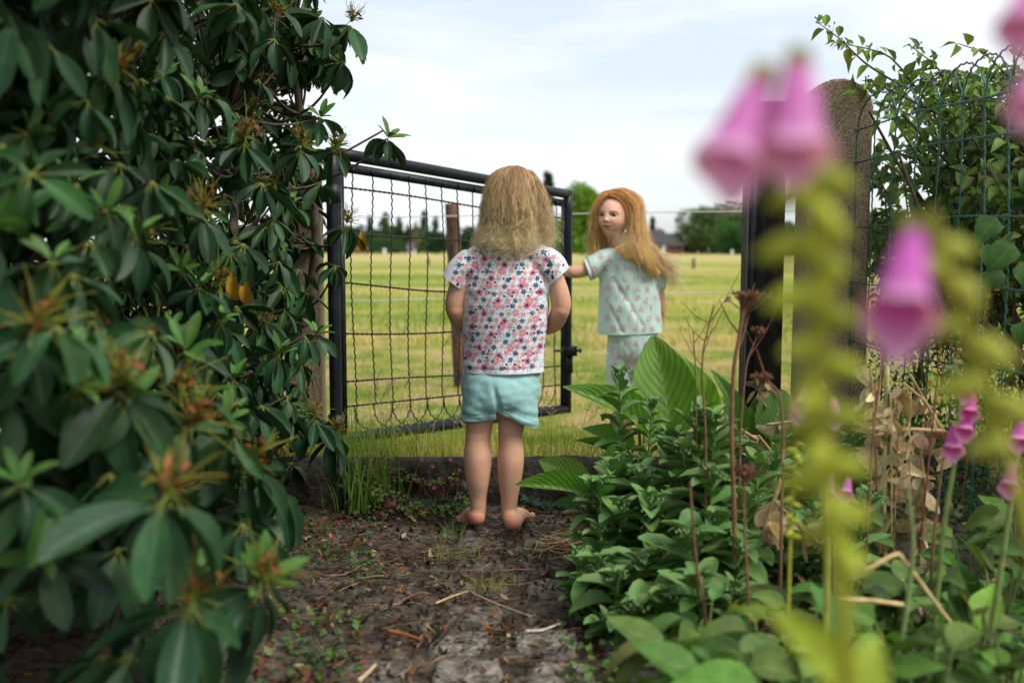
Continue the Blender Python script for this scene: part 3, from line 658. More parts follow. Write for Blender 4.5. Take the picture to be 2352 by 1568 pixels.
tree('tree', 'round topped tree rising between the slender dark trees left of the post', 905, 310, 515, 46, (.045, .09, .035), group=FT, bottom=.02)
tree('tree', 'light brownish green tree behind the bare pale tree', 948, 315, 522, 34, (.12, .13, .05), group=FT, bottom=.02)
tree('willow_tree', 'broad grey green tree with pale forked trunk at the left of the right tree group', 1612, 230, 468, 128, (.085, .14, .05), n=3600, sparse=.7, bottom=.16)
tree('tree', 'tall mid green tree behind the broad tree with pale trunk', 1680, 250, 460, 120, (.075, .14, .04), n=2600, sparse=.8)
tree('tree', 'low darker green bushy tree standing against the black timber post', 1698, 215, 498, 112, (.05, .14, .035), n=2600, sparse=.8, bottom=.02)
tree('tree', 'far green tree showing in the slit between the black post and the concrete post', 1815, 240, 505, 80, (.05, .10, .03), n=1200)
tree('tree', 'pale soft green tree behind the green wire fence', 2050, 200, 488, 170, (.06, .12, .03), n=2200, bottom=.04)
tree('tree', 'far tree behind the right hand shrub at the picture edge', 2260, 220, 470, 200, (.05, .10, .03), n=2200, bottom=.04)
def hedge(label, v0, v1, d, h, c):
    a, b_ = P(v0, 600, d), P(v1, 600, d); n = 11000; x = rng.uniform(a[0], b_[0], n)
    z = rng.random(n)**.8*h*(.8+.3*np.sin(x*.3)*np.sin(x*.11)); mb = MB(); ln = rng.uniform(.4, 1, n)*h*.25
    o = thing('hedge', ((a[0]+b_[0])/2, d, -.1), label, 'hedge'); leafset(mb, np.stack([x, d+rng.uniform(-1, 1, n), z-.1], -1), ln, ln*.8, col(c, n, .3, .1), .6, T_tree, .6, None, True); mb.build('foliage', M_crown, o)
hedge('low dark hedge closing the meadow on the left', 500, 1250, 320, 6.6, (.035, .075, .025))
hedge('dark hedge beneath the right tree group', 1540, 2500, 262, 4.4, (.02, .05, .02))
hedge('hedge and bushes between gate end and houses', 1250, 1560, 290, 3.8, (.06, .10, .03))
M_roof = mat('dark roof tile', (.055, .05, .055), rough=.85, noise_s=2, noise_a=.3); M_brick = mat('red brick wall', (.24, .09, .06), rough=.9, noise_s=3, noise_a=.3); M_white = mat('white plaster', (.7, .7, .68), rough=.8); M_glass = mat('dark glass', (.03, .04, .05), rough=.1)
def house(label, vx, d, vtop, wpx, wall, lw=6):
    b_ = P(vx, 600, d); b_[2] = -.1; H = P(vx, vtop, d)[2]+.1; W = wpx/FOC*d/2; o = thing('house', b_, label, 'house'); x, y, z = b_; he = H*.48
    mb = MB(); mb.box((x-W, y, z), (x+W, y+lw, z+he)); mb.add([(x-W, y, z+he), (x-W, y+lw, z+he), (x-W, y+lw/2, z+H*.98), (x+W, y, z+he), (x+W, y+lw, z+he), (x+W, y+lw/2, z+H*.98)], [(0, 1, 2), (3, 5, 4)]); mb.build('wall', wall, o, False)
    mb = MB(); e = .35
    for s_ in (0, 1):
        y0 = y-e if s_ == 0 else y+lw+e; mb.add([(x-W-e, y0, z+he-.3), (x+W+e, y0, z+he-.3), (x+W+e, y+lw/2, z+H), (x-W-e, y+lw/2, z+H), (x-W-e, y0, z+he-.5), (x+W+e, y0, z+he-.5), (x+W+e, y+lw/2, z+H-.2), (x-W-e, y+lw/2, z+H-.2)], [(0,1,2,3),(4,7,6,5),(0,4,5,1),(1,5,6,2),(0,3,7,4)])
    rf = mb.build('roof', M_roof, o, False); mb = MB(); mb.box((x+W*.3, y+lw*.4, z+H*.8), (x+W*.3+.6, y+lw*.4+.6, z+H*1.08)); mb.build('chimney', M_brick, rf, False)
    for q in (-.5, .4):
        mb = MB(); mb.box((x+q*W-.4, y-.05, z+he*.4), (x+q*W+.4, y-.02, z+he*.8)); mb.build('window', M_glass, o, False)
house('small distant house with dark grey roof and white wall beside the red haired child', 1508, 225, 527, 38, M_white)
house('distant red brick house half hidden by the broad tree with pale trunk', 1552, 240, 535, 34, M_brick)
house('tiny white farm building seen through the gate mesh among the far trees', 943, 255, 556, 15, M_white)
def small_post(label, vx, vtop, d, w_, m, h):
    b_ = P(vx, 600, d); z0 = float(field_z(b_[0], b_[1])); mb = MB(); mb.tubes(np.linspace((b_[0], d, z0-.2), (b_[0]+.01, d, z0+h), 4), w_/2, (1, 1, 1), 8, cap=True); tag(mb.build('meadow_post', m), label, 'post')
small_post('white post standing in the far meadow right of the grazing horse', 883, 0, 190, .55, M_white, 1.25)
small_post('short dark red post in the meadow seen through the gate mesh', 984, 0, 62, .16, M_brown, .42)
small_post('thin brown post in the meadow between child and black timber post', 1593, 0, 50, .16, M_brown, .5)
small_post('white post under the trees left of the black timber post', 1681, 0, 200, .5, M_white, 1.0)
mb = MB(); n = 260; y = 7+32*rng.random(n)**1.3; x = (rng.random(n)-.1)*y*.5; z = field_z(x, y)+rng.uniform(.10, .2, n); s_ = rng.uniform(.008, .022, n)
leafset(mb, np.stack([x, y, z], -1), s_, s_, col((.75, .50, .02), n, .1), .3, T_tree); tag(mb.build('buttercups', M_petal), 'scattered yellow meadow flowers behind the red haired child', 'wildflowers', kind='stuff')

# ---------------------------------------------------------------- organic bodies
def chain(pts, rad, seg=14, squash=None):
    """closed tube through pts with radii (rx, ry) : returns verts, faces"""
    p = np.asarray(pts, float); k0 = len(p); rad = np.asarray([(r_, r_) if np.isscalar(r_) else r_ for r_ in rad], float)
    ts = np.linspace(0, k0-1, (k0-1)*5+1)
    def cr(a):
        out_ = []
        for t_ in ts:
            i_ = min(int(t_), k0-2); f_ = t_-i_; q0, q1, q2, q3 = a[max(i_-1, 0)], a[i_], a[i_+1], a[min(i_+2, k0-1)]
            out_.append(.5*((2*q1)+(-q0+q2)*f_+(2*q0-5*q1+4*q2-q3)*f_**2+(-q0+3*q1-3*q2+q3)*f_**3))
        return np.array(out_)
    pp = cr(p); rr_ = np.maximum(cr(rad), .002); tt = nrm(np.gradient(pp, axis=0))
    # rounded ends
    def endcap(c_, t_, r_, sgn): return [(c_+t_*sgn*r_.mean()*math.sin(a), r_*math.cos(a)) for a in (R(30), R(55), R(75))]
    A = endcap(pp[0], tt[0], rr_[0], -1)[::-1]; B = endcap(pp[-1], tt[-1], rr_[-1], 1)
    pp = np.vstack([[a[0] for a in A], pp, [b_[0] for b_ in B]]); rr_ = np.vstack([[a[1] for a in A], rr_, [b_[1] for b_ in B]]); tt = nrm(np.gradient(pp, axis=0))
    ref = np.array((1., 0, 0)) if abs(nrm(p[-1]-p[0])[0]) < .8 else np.array((0, 0, 1.))
    xa = nrm(ref-tt*(tt@ref)[:, None]); ya = np.cross(tt, xa); th = np.arange(seg)/seg*6.28318
    v = pp[:, None]+rr_[:, 0][:, None, None]*xa[:, None]*np.cos(th)[:, None]+rr_[:, 1][:, None, None]*ya[:, None]*np.sin(th)[:, None]
    k = len(pp); f = [(a*seg+j, a*seg+(j+1) % seg, (a+1)*seg+(j+1) % seg, (a+1)*seg+j) for a in range(k-1) for j in range(seg)]
    return v.reshape(-1, 3), f, k, seg
def fuse(chains, voxel, it=6, name='x', fac=.5):
    bm = bmesh.new()
    for (v, f, k, seg) in chains:
        vs = [bm.verts.new(q) for q in v]
        for q in f: bm.faces.new([vs[i_] for i_ in q])
        bm.faces.new([vs[i_] for i_ in range(seg)][::-1]); bm.faces.new([vs[(k-1)*seg+i_] for i_ in range(seg)])
    bmesh.ops.recalc_face_normals(bm, faces=bm.faces)
    me = bpy.data.meshes.new(name); bm.to_mesh(me); bm.free(); o = bpy.data.objects.new('tmp', me); C.objects.link(o)
    md = o.modifiers.new('r', 'REMESH'); md.mode = 'VOXEL'; md.voxel_size = voxel; md.use_smooth_shade = True
    if it: md = o.modifiers.new('s', 'SMOOTH'); md.iterations = it; md.factor = fac
    dg = bpy.context.evaluated_depsgraph_get(); dg.update(); m2 = bpy.data.meshes.new_from_object(o.evaluated_get(dg)); bpy.data.objects.remove(o); m2.name = name
    return m2
def setcol(me, fn):
    n = len(me.vertices); co = np.empty(n*3, np.float32); me.vertices.foreach_get('co', co); co = co.reshape(-1, 3); c = fn(co)
    a = me.attributes.new('Col', 'FLOAT_COLOR', 'POINT') if 'Col' not in me.attributes else me.attributes['Col']
    a.data.foreach_set('color', np.concatenate([np.broadcast_to(c, co.shape), np.ones((n, 1))], 1).astype(np.float32).ravel()); return co
def displace(me, fn):
    n = len(me.vertices); co = np.empty(n*3, np.float32); me.vertices.foreach_get('co', co); co = co.reshape(-1, 3); no = np.empty(n*3, np.float32); me.vertices.foreach_get('normal', no); no = no.reshape(-1, 3)
    d = fn(co, no); co2 = co+(d if d.ndim == 2 else no*d[:, None]); me.vertices.foreach_set('co', co2.astype(np.float32).ravel()); me.update()
def cut(me, planes):
    """planes: (point, normal(outer removed), select fn or None)"""
    bm = bmesh.new(); bm.from_mesh(me)
    for (p, n_, sel) in planes:
        vs = [v for v in bm.verts if sel is None or sel(v.co)]; vset = set(vs); fs = [f for f in bm.faces if all(v in vset for v in f.verts)]; es = {e for f in fs for e in f.edges}
        bmesh.ops.bisect_plane(bm, geom=list(vs)+list(es)+fs, plane_co=p, plane_no=n_, clear_outer=True)
    # drop loose islands
    bm.to_mesh(me); bm.free(); me.update(); return me
def polish(me):
    me.polygons.foreach_set('use_smooth', np.full(len(me.polygons), True)); me.update()
def fbm(co, s_, o_=0, an=(1, 1, 1)):
    return np.array([noise.noise(Vector((q[0]*s_*an[0]+o_, q[1]*s_*an[1], q[2]*s_*an[2]))) for q in co])

# horse
hb = P(831, 600, 165); hb[2] = -.12; hx, hy, hz = hb
def H_(x, y, z): return (hx+x, hy+y, hz+z)
me = fuse([chain([H_(-.75, 0, 1.15), H_(-.3, 0, 1.12), H_(.3, 0, 1.12), H_(.75, 0, 1.2)], [.26, .33, .30, .30]), chain([H_(-.8, 0, 1.25), H_(-1.15, 0, .85), H_(-1.35, 0, .5)], [.22, .15, .12]), chain([H_(-1.33, 0, .55), H_(-1.5, 0, .2)], [.13, .08])] +
  [chain([H_(a, b_, 1.0), H_(a+c_, b_, .55), H_(a-.03, b_, .3), H_(a, b_, .04)], [.14, .08, .055, .07]) for a, b_, c_ in ((-.65, .14, .03), (-.6, -.14, -.03), (.72, .14, -.06), (.78, -.14, .04))], .05, 3, 'horse')
M_horse = mat('chestnut coat', (.26, .09, .04), rough=.6); me.materials.append(M_horse); polish(me); ho = tag(link('horse', me), 'chestnut brown horse grazing in the far meadow, seen through the gate mesh', 'horse'); 
mb = MB(); M_mane = mat('dark mane', (.07, .03, .015), rough=.8)
mb.tubes(np.array([H_(.98, 0, 1.3), H_(1.1, 0, 1.0), H_(1.08, 0, .5)]), [.05, .09, .04], (1, 1, 1), 6, cap=True); mb.build('tail', M_mane, ho)

SK = np.array((.64, .36, .24))
# ================================================================ CHILD 1 (back view, floral shirt)
D1 = 2.81
def J(vx, vy, dy=0.): return P(vx, vy, D1+dy)
def skinc(redz):
    def f(co):
        c = np.broadcast_to(SK, co.shape).copy()
        for (p, r_, tint) in redz:
            k_ = np.exp(-((co-p)**2).sum(1)/r_**2)[:, None]; c = c*(1-k_)+c*np.array(tint)*k_
        return c
    return f
RY = lambda a, b_: (a, b_)
heelL, heelR = J(1095, 1186, .0), J(1178, 1197, -.02)
heelR[2] = .026
def toes(base, direction, side, r0, curl, lift=0.):
    out_ = []; direction = nrm(direction); side = nrm(side)
    for q in range(5):
        off = (q-1.6)*.0135; L_ = (.026, .022, .020, .018, .015)[q]; r_ = (.0095, .0072, .0068, .0064, .006)[q]
        a = base+side*off-direction*.004*q; L_ *= .8; out_.append(chain([a, a+direction*L_*.6+np.array((0, 0, .001)), a+direction*L_+np.array((0, 0, -.003))], [r_*1.05, r_, r_*.9], 8))
    return out_
# left foot: heel lifted, weight on the ball, turned outward
bL = np.array((P(1076, 1208, D1+.05)[0], D1+.05, .016)); mL = (heelL+bL)/2+np.array((0, .01, .012))
tR = np.array((P(1202, 1190, 2.9)[0], D1+.09, .013)); mR = (heelR+tR)/2+np.array((.0, .0, .014))
dL = nrm(bL-heelL)*np.array((1, 1, .25)); dR = nrm(tR-heelR)*np.array((1, 1, .1))
parts = [
 chain([J(1157, 900, .02), J(1157, 850, .02), J(1160, 780, .015), J(1163, 700, .01), J(1167, 640, .01), J(1172, 590, .015)], [RY(.080, .062), RY(.082, .064), RY(.078, .060), RY(.080, .058), RY(.080, .052), RY(.050, .040)], 22),
 chain([J(1172, 600, .015), J(1176, 555, .02), J(1180, 520, .03)], [.042, .033, .034]),
 chain([J(1178, 500, .03), J(1176, 465, .03), J(1174, 440, .025)], [RY(.052, .062), RY(.066, .078), RY(.058, .066)], 22),
 # arms
 chain([J(1096, 608), J(1062, 640, -.002), J(1046, 690, 0), J(1046, 716, .005)], [.026, .027, .029, .027]), chain([J(1046, 712, .0), J(1060, 742, .055), J(1092, 757, .115), J(1110, 752, .15)], [.0265, .026, .020, .017]),
 chain([J(1242, 606), J(1273, 640, -.002), J(1288, 690, 0), J(1287, 715, .005)], [.026, .027, .029, .027]), chain([J(1287, 712, .0), J(1272, 742, .055), J(1236, 757, .115), J(1215, 752, .15)], [.0265, .026, .020, .017]),
 # legs
 chain([J(1118, 900, .02), J(1104, 950, .015), J(1100, 985, .01), J(1097, 1015, .005), J(1097, 1055, .0), J(1097, 1100, .0), J(1098, 1140, .005), J(1098, 1168, .005), heelL+np.array((0, .005, .006))], [.058, .044, .0385, .0365, .0410, .0345, .0250, .0230, .0245], 20),
 chain([J(1195, 900, .02), J(1180, 950, .015), J(1173, 985, .01), J(1173, 1015, .005), J(1173, 1055, .0), J(1171, 1100, .0), J(1170, 1145, .0), J(1169, 1175, .0), heelR+np.array((-.003, .0, .006))], [.058, .043, .0370, .0350, .0385, .0340, .0250, .0230, .0245], 20),
 chain([heelL, mL, bL-dL*.0], [RY(.025, .026), RY(.026, .020), RY(.031, .014)], 16), chain([heelR, mR, tR], [RY(.0265, .026), RY(.025, .023), RY(.030, .015)], 16)]
side = lambda d_: np.cross(d_, (0, 0, 1))
parts += toes(bL+nrm(dL)*.010, dL, side(dL), .01, 0); parts += toes(tR+nrm(dR)*.010, dR, -side(dR), .01, 0)
def hand(wrist, d_, palm_n, r_=.0062, flip=1, curl=.9, grip=False):
    """palm with five separate bent fingers"""
    d_ = nrm(d_); pn = nrm(palm_n-d_*np.dot(palm_n, d_)); s_ = np.cross(d_, pn)*flip; L_ = []
    pc_ = wrist+d_*.032
    L_.append(chain([wrist, pc_, pc_+d_*.022], [RY(.015, .013), RY(.022, .011), RY(.023, .010)], 12))
    for q, (ln, of) in enumerate(((.040, -.0165), (.045, -.0055), (.042, .0055), (.033, .0165))):
        b_ = pc_+d_*.02+s_*of*1.05; a1 = curl*.45; a2 = curl*1.1; a3 = curl*1.7
        p1 = b_+(d_*math.cos(a1)+pn*math.sin(a1))*ln*.42; p2 = p1+(d_*math.cos(a2)+pn*math.sin(a2))*ln*.33; p3 = p2+(d_*math.cos(a3)+pn*math.sin(a3))*ln*.25
        L_.append(chain([b_-d_*.006, b_, p1, p2, p3], [r_*1.05, r_, r_*.95, r_*.88, r_*.75], 8))
    b_ = wrist+d_*.016-s_*.015; L_.append(chain([b_, b_-s_*.014+d_*.014+pn*.006, b_-s_*.018+d_*.030+pn*.014, b_-s_*.014+d_*.042+pn*.02], [r_*1.5, r_*1.25, r_*1.05, r_*.85], 8))
    return L_
parts += hand(J(1113, 752, .155), (.9, .35, .05), np.array((0, -.3, -1.)), flip=1, curl=.5); parts += hand(J(1212, 752, .155), (-.9, .35, .05), np.array((0, -.3, -1.)), flip=-1, curl=.5)
me = fuse(parts, .0032, 5, 'body')
setcol(me, skinc([(heelL+np.array((.0, -.02, -.005)), .022, (1.0, .62, .55)), (heelR+np.array((0, -.02, -.005)), .024, (1.0, .66, .6)), (J(1046, 716), .03, (1, .82, .76)), (J(1290, 716), .03, (1, .82, .76)),
   (heelL+np.array((-.004, -.01, -.028)), .014, (.45, .35, .3)), (bL+np.array((0, -.02, -.012)), .02, (.55, .5, .45))]))
# knee creases
def crease(co, no):
    d = np.zeros(len(co))
    for (p, a) in ((J(1100, 992), .0016), (J(1173, 998), .0016), (J(1098, 1010), .0008), (heelR+np.array((0, 0, .018)), .0012), (heelR+np.array((0, 0, .025)), .0008), (heelL+np.array((0, 0, .026)), .0009)):
        m_ = np.exp(-((co[:, 0]-p[0])/.03)**2)*np.exp(-((co[:, 2]-p[2]-.12*np.abs(co[:, 0]-p[0]))/.0022)**2); d -= a*m_
    return d
displace(me, crease); me.materials.append(M_skin); polish(me)
c1 = tag(link('person', me), 'barefoot small child with wavy blond hair seen from behind in floral shirt and mint shorts', 'child')

# shirt 1
sh = [chain([J(1154, 880, .02), J(1155, 852, .02), J(1157, 800, .02), J(1160, 745, .015), J(1162, 690, .012), J(1164, 640, .012), J(1168, 600, .015), J(1172, 566, .02)],
            [RY(.118, .092), RY(.1175, .090), RY(.1185, .086), RY(.1205, .083), RY(.1225, .080), RY(.121, .073), RY(.092, .060), RY(.040, .042)], 30),
      chain([J(1115, 592, .012), J(1072, 610, .0), J(1047, 640, -.005), J(1030, 672, -.008)], [.045, .0415, .038, .036], 18), chain([J(1222, 588, .012), J(1262, 603, .0), J(1280, 630, -.005), J(1292, 665, -.008)], [.045, .0415, .038, .036], 18)]
me = fuse(sh, .0036, 9, 'shirt')
zc = J(1154, 853)[2]
def wr1(co, no):
    x, y, z = co.T; lo = sm(.62, .40, z); d = .0045*fbm(co, 14, 3, (1.3, 1.3, .45))*(.4+lo)+.0018*fbm(co, 26, 5, (1.4, 1, .35)); d += .0022*fbm(co, 30, 9, (1, 1, .6))
    ax = np.exp(-((np.abs(x-J(1165, 600)[0])-.105)/.022)**2)*sm(.75, .60, np.abs(z-.72)*0+z*0+.6)
    d += .0025*ax*np.sin(z*130+x*60)*sm(.58, .70, z)*sm(.82, .74, z)
    d -= .004*np.exp(-((np.abs(x-J(1165, 600)[0])-.112)/.006)**2)*sm(.66, .72, z)    # sleeve seams
    d += .0035*np.exp(-((x+.115)/.02)**2)*np.sin(z*160)*sm(.54, .44, z)
    return d
displace(me, wr1)
displace(me, lambda co, no: -.0018*np.exp(-((co[:, 2]-zc-.012)/.0022)**2))
def sel_sl(sign):
    cx_ = J(1165, 600)[0]; return lambda co: (co.x-cx_)*sign > .112 and co.z > .60
pL, pR = (J(1019, 633)+J(1063, 667))/2, (J(1301, 619)+J(1264, 653))/2
nL = nrm(np.cross(J(1063, 667)-J(1019, 633), (0, 1, 0))); nL = nL if nL[2] < 0 else -nL
nR = nrm(np.cross(J(1264, 653)-J(1301, 619), (0, 1, 0))); nR = nR if nR[2] < 0 else -nR
zrest = J(1160, 700)[2]
cut(me, [((0, 0, zc), (0, 0, -1), None), (pL, nL, lambda co: (co.x < J(1066, 600)[0]) and co.z > zrest), (pR, nR, lambda co: (co.x > J(1262, 600)[0]) and co.z > zrest)])
polish(me)
SHW = (.74, .72, .80)
setcol(me, lambda co: np.array(SHW))
bm_ = bmesh.new(); bm_.from_mesh(me); bvh = BVHTree.FromBMesh(bm_); bm_.free()
def decal(mb, outline, c, o2, m=0, lift=.0006, axis=(0, 1, 0), org=None, start=None):
    """project a flat outline (n,2) centred at surface point onto the cloth"""
    pass
def print_motifs(bvh, motifs, mb, toward, u_ax, v_ax, off=.5, lift=.0007, md=.40):
    """motifs: list of (u, v, tris list[(pts2d, color)]) ; projected along 'toward'"""
    for (cu, cv, shapes) in motifs:
        for li, (pts, c) in enumerate(shapes):
            vs = []; ok_ = True
            for (a, b_) in pts:
                o_ = u_ax*(cu+a)+v_ax*(cv+b_)-toward*off; h = bvh.ray_cast(Vector(o_), Vector(toward))
                if h[0] is None: ok_ = False; break
                if abs(np.dot(np.array(h[1]), toward)) < md: ok_ = False; break
                vs.append(np.array(h[0])+np.array(h[1])*(-np.sign(np.dot(np.array(h[1]), toward)))*(lift+li*.00045))
            if ok_ and max(np.abs(np.diff(np.array(vs)@toward))) < .012: mb.add(vs, [(0, q, q+1) for q in range(1, len(vs)-1)]+[(0, len(vs)-1, 1)], c, None, 1)
def rose(r_, npet, dep, n=20, ph=0): 
    return [(0, 0)]+[(r_*(1-dep+dep*abs(math.cos(npet/2*a+ph)))*math.cos(a), r_*(1-dep+dep*abs(math.cos(npet/2*a+ph)))*math.sin(a)) for a in np.arange(n)/n*6.28318]
def heart(r_, rot):
    o_ = [(0, .2*r_)]
    for a in np.arange(10)/10*6.28318:
        x = r_*.95*math.sin(a)**3; y = r_*.85*(.8125*math.cos(a)-.3125*math.cos(2*a)-.125*math.cos(3*a)-.06*math.cos(4*a)); o_.append((x*math.cos(rot)-y*math.sin(rot), x*math.sin(rot)+y*math.cos(rot)))
    return o_
def leafm(L_, rot): return [(0, 0)]+[(L_*math.cos(a)*math.cos(rot)-L_*.45*math.sin(a)*math.sin(rot), L_*math.cos(a)*math.sin(rot)+L_*.45*math.sin(a)*math.cos(rot)) for a in np.arange(8)/8*6.28318]
PINK, ROSE, CORAL, NAVY, MINT = (.62, .13, .22), (.66, .22, .30), (.78, .34, .32), (.022, .028, .12), (.30, .62, .46)
def motif(kind, u, v):
    rot = random.uniform(0, 6.28)
    if kind == 0: return (u, v, [(rose(.0106, 5, .28, 20, rot), PINK), (rose(.0045, 5, .2, 10), NAVY)])
    if kind == 1: return (u, v, [(rose(.0112, 5, .28, 20, rot), ROSE), (rose(.005, 5, .2, 10), CORAL)])
    if kind == 2: return (u, v, [(rose(.0084, 6, .66, 24, rot), NAVY), (rose(.0016, 5, 0, 6), MINT)])
    if kind == 3: return (u, v, [(rose(.0080, 6, .64, 24, rot), ROSE), (rose(.0018, 5, 0, 6), (.8, .5, .5))])
    if kind == 4: return (u, v, [(rose(.0078, 6, .64, 24, rot), CORAL), (rose(.0018, 5, 0, 6), ROSE)])
    if kind == 5: return (u, v, [(heart(.0046, rot), NAVY)])
    if kind == 6: return (u, v, [(heart(.0042, rot), CORAL)])
    return (u, v, [(leafm(.0052, rot), MINT), (leafm(.0003, rot), MINT)][:1])
def floral(u0, u1, v0, v1):
    out_ = []; seq = [0, 3, 2, 4, 1, 3, 2, 4]; step = .0215; r_ = 0; v = v0
    while v < v1:
        u = u0+(r_*.37 % 1)*step; q = (r_*3) % 8
        while u < u1:
            out_.append(motif(seq[q % 8], u+random.uniform(-.0035, .0035), v+random.uniform(-.0035, .0035))); k_ = random.choice((5, 6, 7, 7))
            out_.append(motif(k_, u+step*.5+random.uniform(-.001, .001), v+random.uniform(-.001, .001)+.0005))
            out_.append(motif(7, u+step*.25+random.uniform(-.001, .001), v+step*.5+random.uniform(-.001, .001)))
            if random.random() < .4: out_.append(motif(random.choice((5, 6, 7)), u+step*.78+random.uniform(-.001, .001), v+step*.45))
            u += step; q += 1
        v += step*.88; r_ += 1
    return out_
pm = MB(); ex, ey, ez = np.array((1., 0, 0)), np.array((0, 1., 0)), np.array((0, 0, 1.))
cxs = J(1165, 600)[0]
for tow in (ey, -ey):
    ms = [m_ for m_ in floral(-.17, .16, .40, .90)]
    print_motifs(bvh, ms, pm, tow, ex, ez, 3.4)
for tow in (ex, -ex): print_motifs(bvh, floral(D1-.12, D1+.14, .40, .90), pm, tow, ey, ez, 1.5, .0007, .90)
def mesh_to_mb(mb, me, c=None, m=0):
    n = len(me.vertices); co = np.empty(n*3, np.float32); me.vertices.foreach_get('co', co); co = co.reshape(-1, 3)
    if c is None:
        a = np.empty(n*4, np.float32); me.attributes['Col'].data.foreach_get('color', a); c = a.reshape(-1, 4)[:, :3]
    by = {}
    for p in me.polygons: by.setdefault(len(p.vertices), []).append(tuple(p.vertices))
    base = mb.n; first = True
    for k_, fs in by.items():
        if first: mb.add(co, fs, c, None, m); first = False
        else: mb.f.append(np.array(fs)+base); mb.m.append(np.full(len(fs), m))
smb = MB(); mesh_to_mb(smb, me)
for a, b_, c_, u_, m_ in zip(pm.v, pm.f, pm.c, pm.u, pm.m): smb.add(a, b_-b_.min(), c_, None, 1)
shirt1 = smb.build('shirt', [M_cloth, M_cloth], c1)

# shorts 1
me = fuse([chain([J(1157, 800, .02), J(1156, 850, .02), J(1152, 880, .018), J(1150, 915, .01), J(1150, 925, .01)], [RY(.085, .070), RY(.104, .080), RY(.115, .093), RY(.108, .096), RY(.085, .08)], 30),
   chain([J(1112, 895, .01), J(1102, 935, .008), J(1098, 965, .008), J(1097, 1000, .008)], [RY(.060, .082), RY(.0535, .074), RY(.049, .066), RY(.049, .066)], 22),
   chain([J(1188, 895, .01), J(1190, 935, .008), J(1190, 970, .008), J(1190, 1010, .008)], [RY(.060, .082), RY(.0575, .076), RY(.0585, .070), RY(.0585, .070)], 22)], .0036, 6, 'shorts')
xm = J(1141, 930)[0]
def wr2(co, no):
    x, y, z = co.T; d = .0030*fbm(co, 22, 1, (1, 1, 1.3))+.0020*fbm(co, 40, 4, (.9, 1, 1.5))
    d -= .010*np.exp(-((x-(xm+.006*np.sin(z*40)))/.008)**2)*sm(J(1150, 868)[2], J(1150, 930)[2], z)**0*sm(J(0, 868)[2]+.0, J(0, 905)[2], z)
    lo = sm(J(0, 900)[2], J(0, 960)[2], z)
    d += .0022*lo*np.sin(z*190+x*70)*(.5+.5*np.sign(np.abs(x-xm)-.04))
    return d
displace(me, wr2)
HEMS = []
hl0, hl1 = J(1062, 962), J(1136, 956); hr0, hr1 = J(1142, 938), J(1238, 984)
def pn(a, b_):
    n_ = nrm(np.cross(b_-a, (0, 1, 0))); return n_ if n_[2] < 0 else -n_
cut(me, [((hl0+hl1)/2, pn(hl0, hl1), lambda co: co.x < xm), ((hr0+hr1)/2, pn(hr0, hr1), lambda co: co.x >= xm)])
def hemg(co, no):
    d = np.zeros(len(co))
    for (a_, b2, s_) in ((hl0, hl1, -1), (hr0, hr1, 1)):
        n_ = pn(a_, b2); h_ = -(co-(a_+b2)/2)@n_; d -= .0022*np.exp(-((h_-.016)/.0022)**2)*((co[:, 0]-xm)*s_ > 0); d += .0008*(h_ < .014)*((co[:, 0]-xm)*s_ > 0)
    return d
displace(me, hemg)
setcol(me, lambda co: np.array((.30, .52, .50))*(1+.04*fbm(co, 60))[:, None]); polish(me)
me.materials.append(M_cloth); sh1 = link('shorts', me, c1)
# hem band as stitched fold
def hemline(a, b_, cx_, rx, ry, dy):
    th = np.linspace(0, 6.28318, 40); mid = (a+b_)/2; sl = (b_-a)[2]/(b_-a)[0]
    return np.stack([mid[0]+rx*np.cos(th), mid[1]+dy+ry*np.sin(th), mid[2]+sl*rx*np.cos(th)+.012], -1)

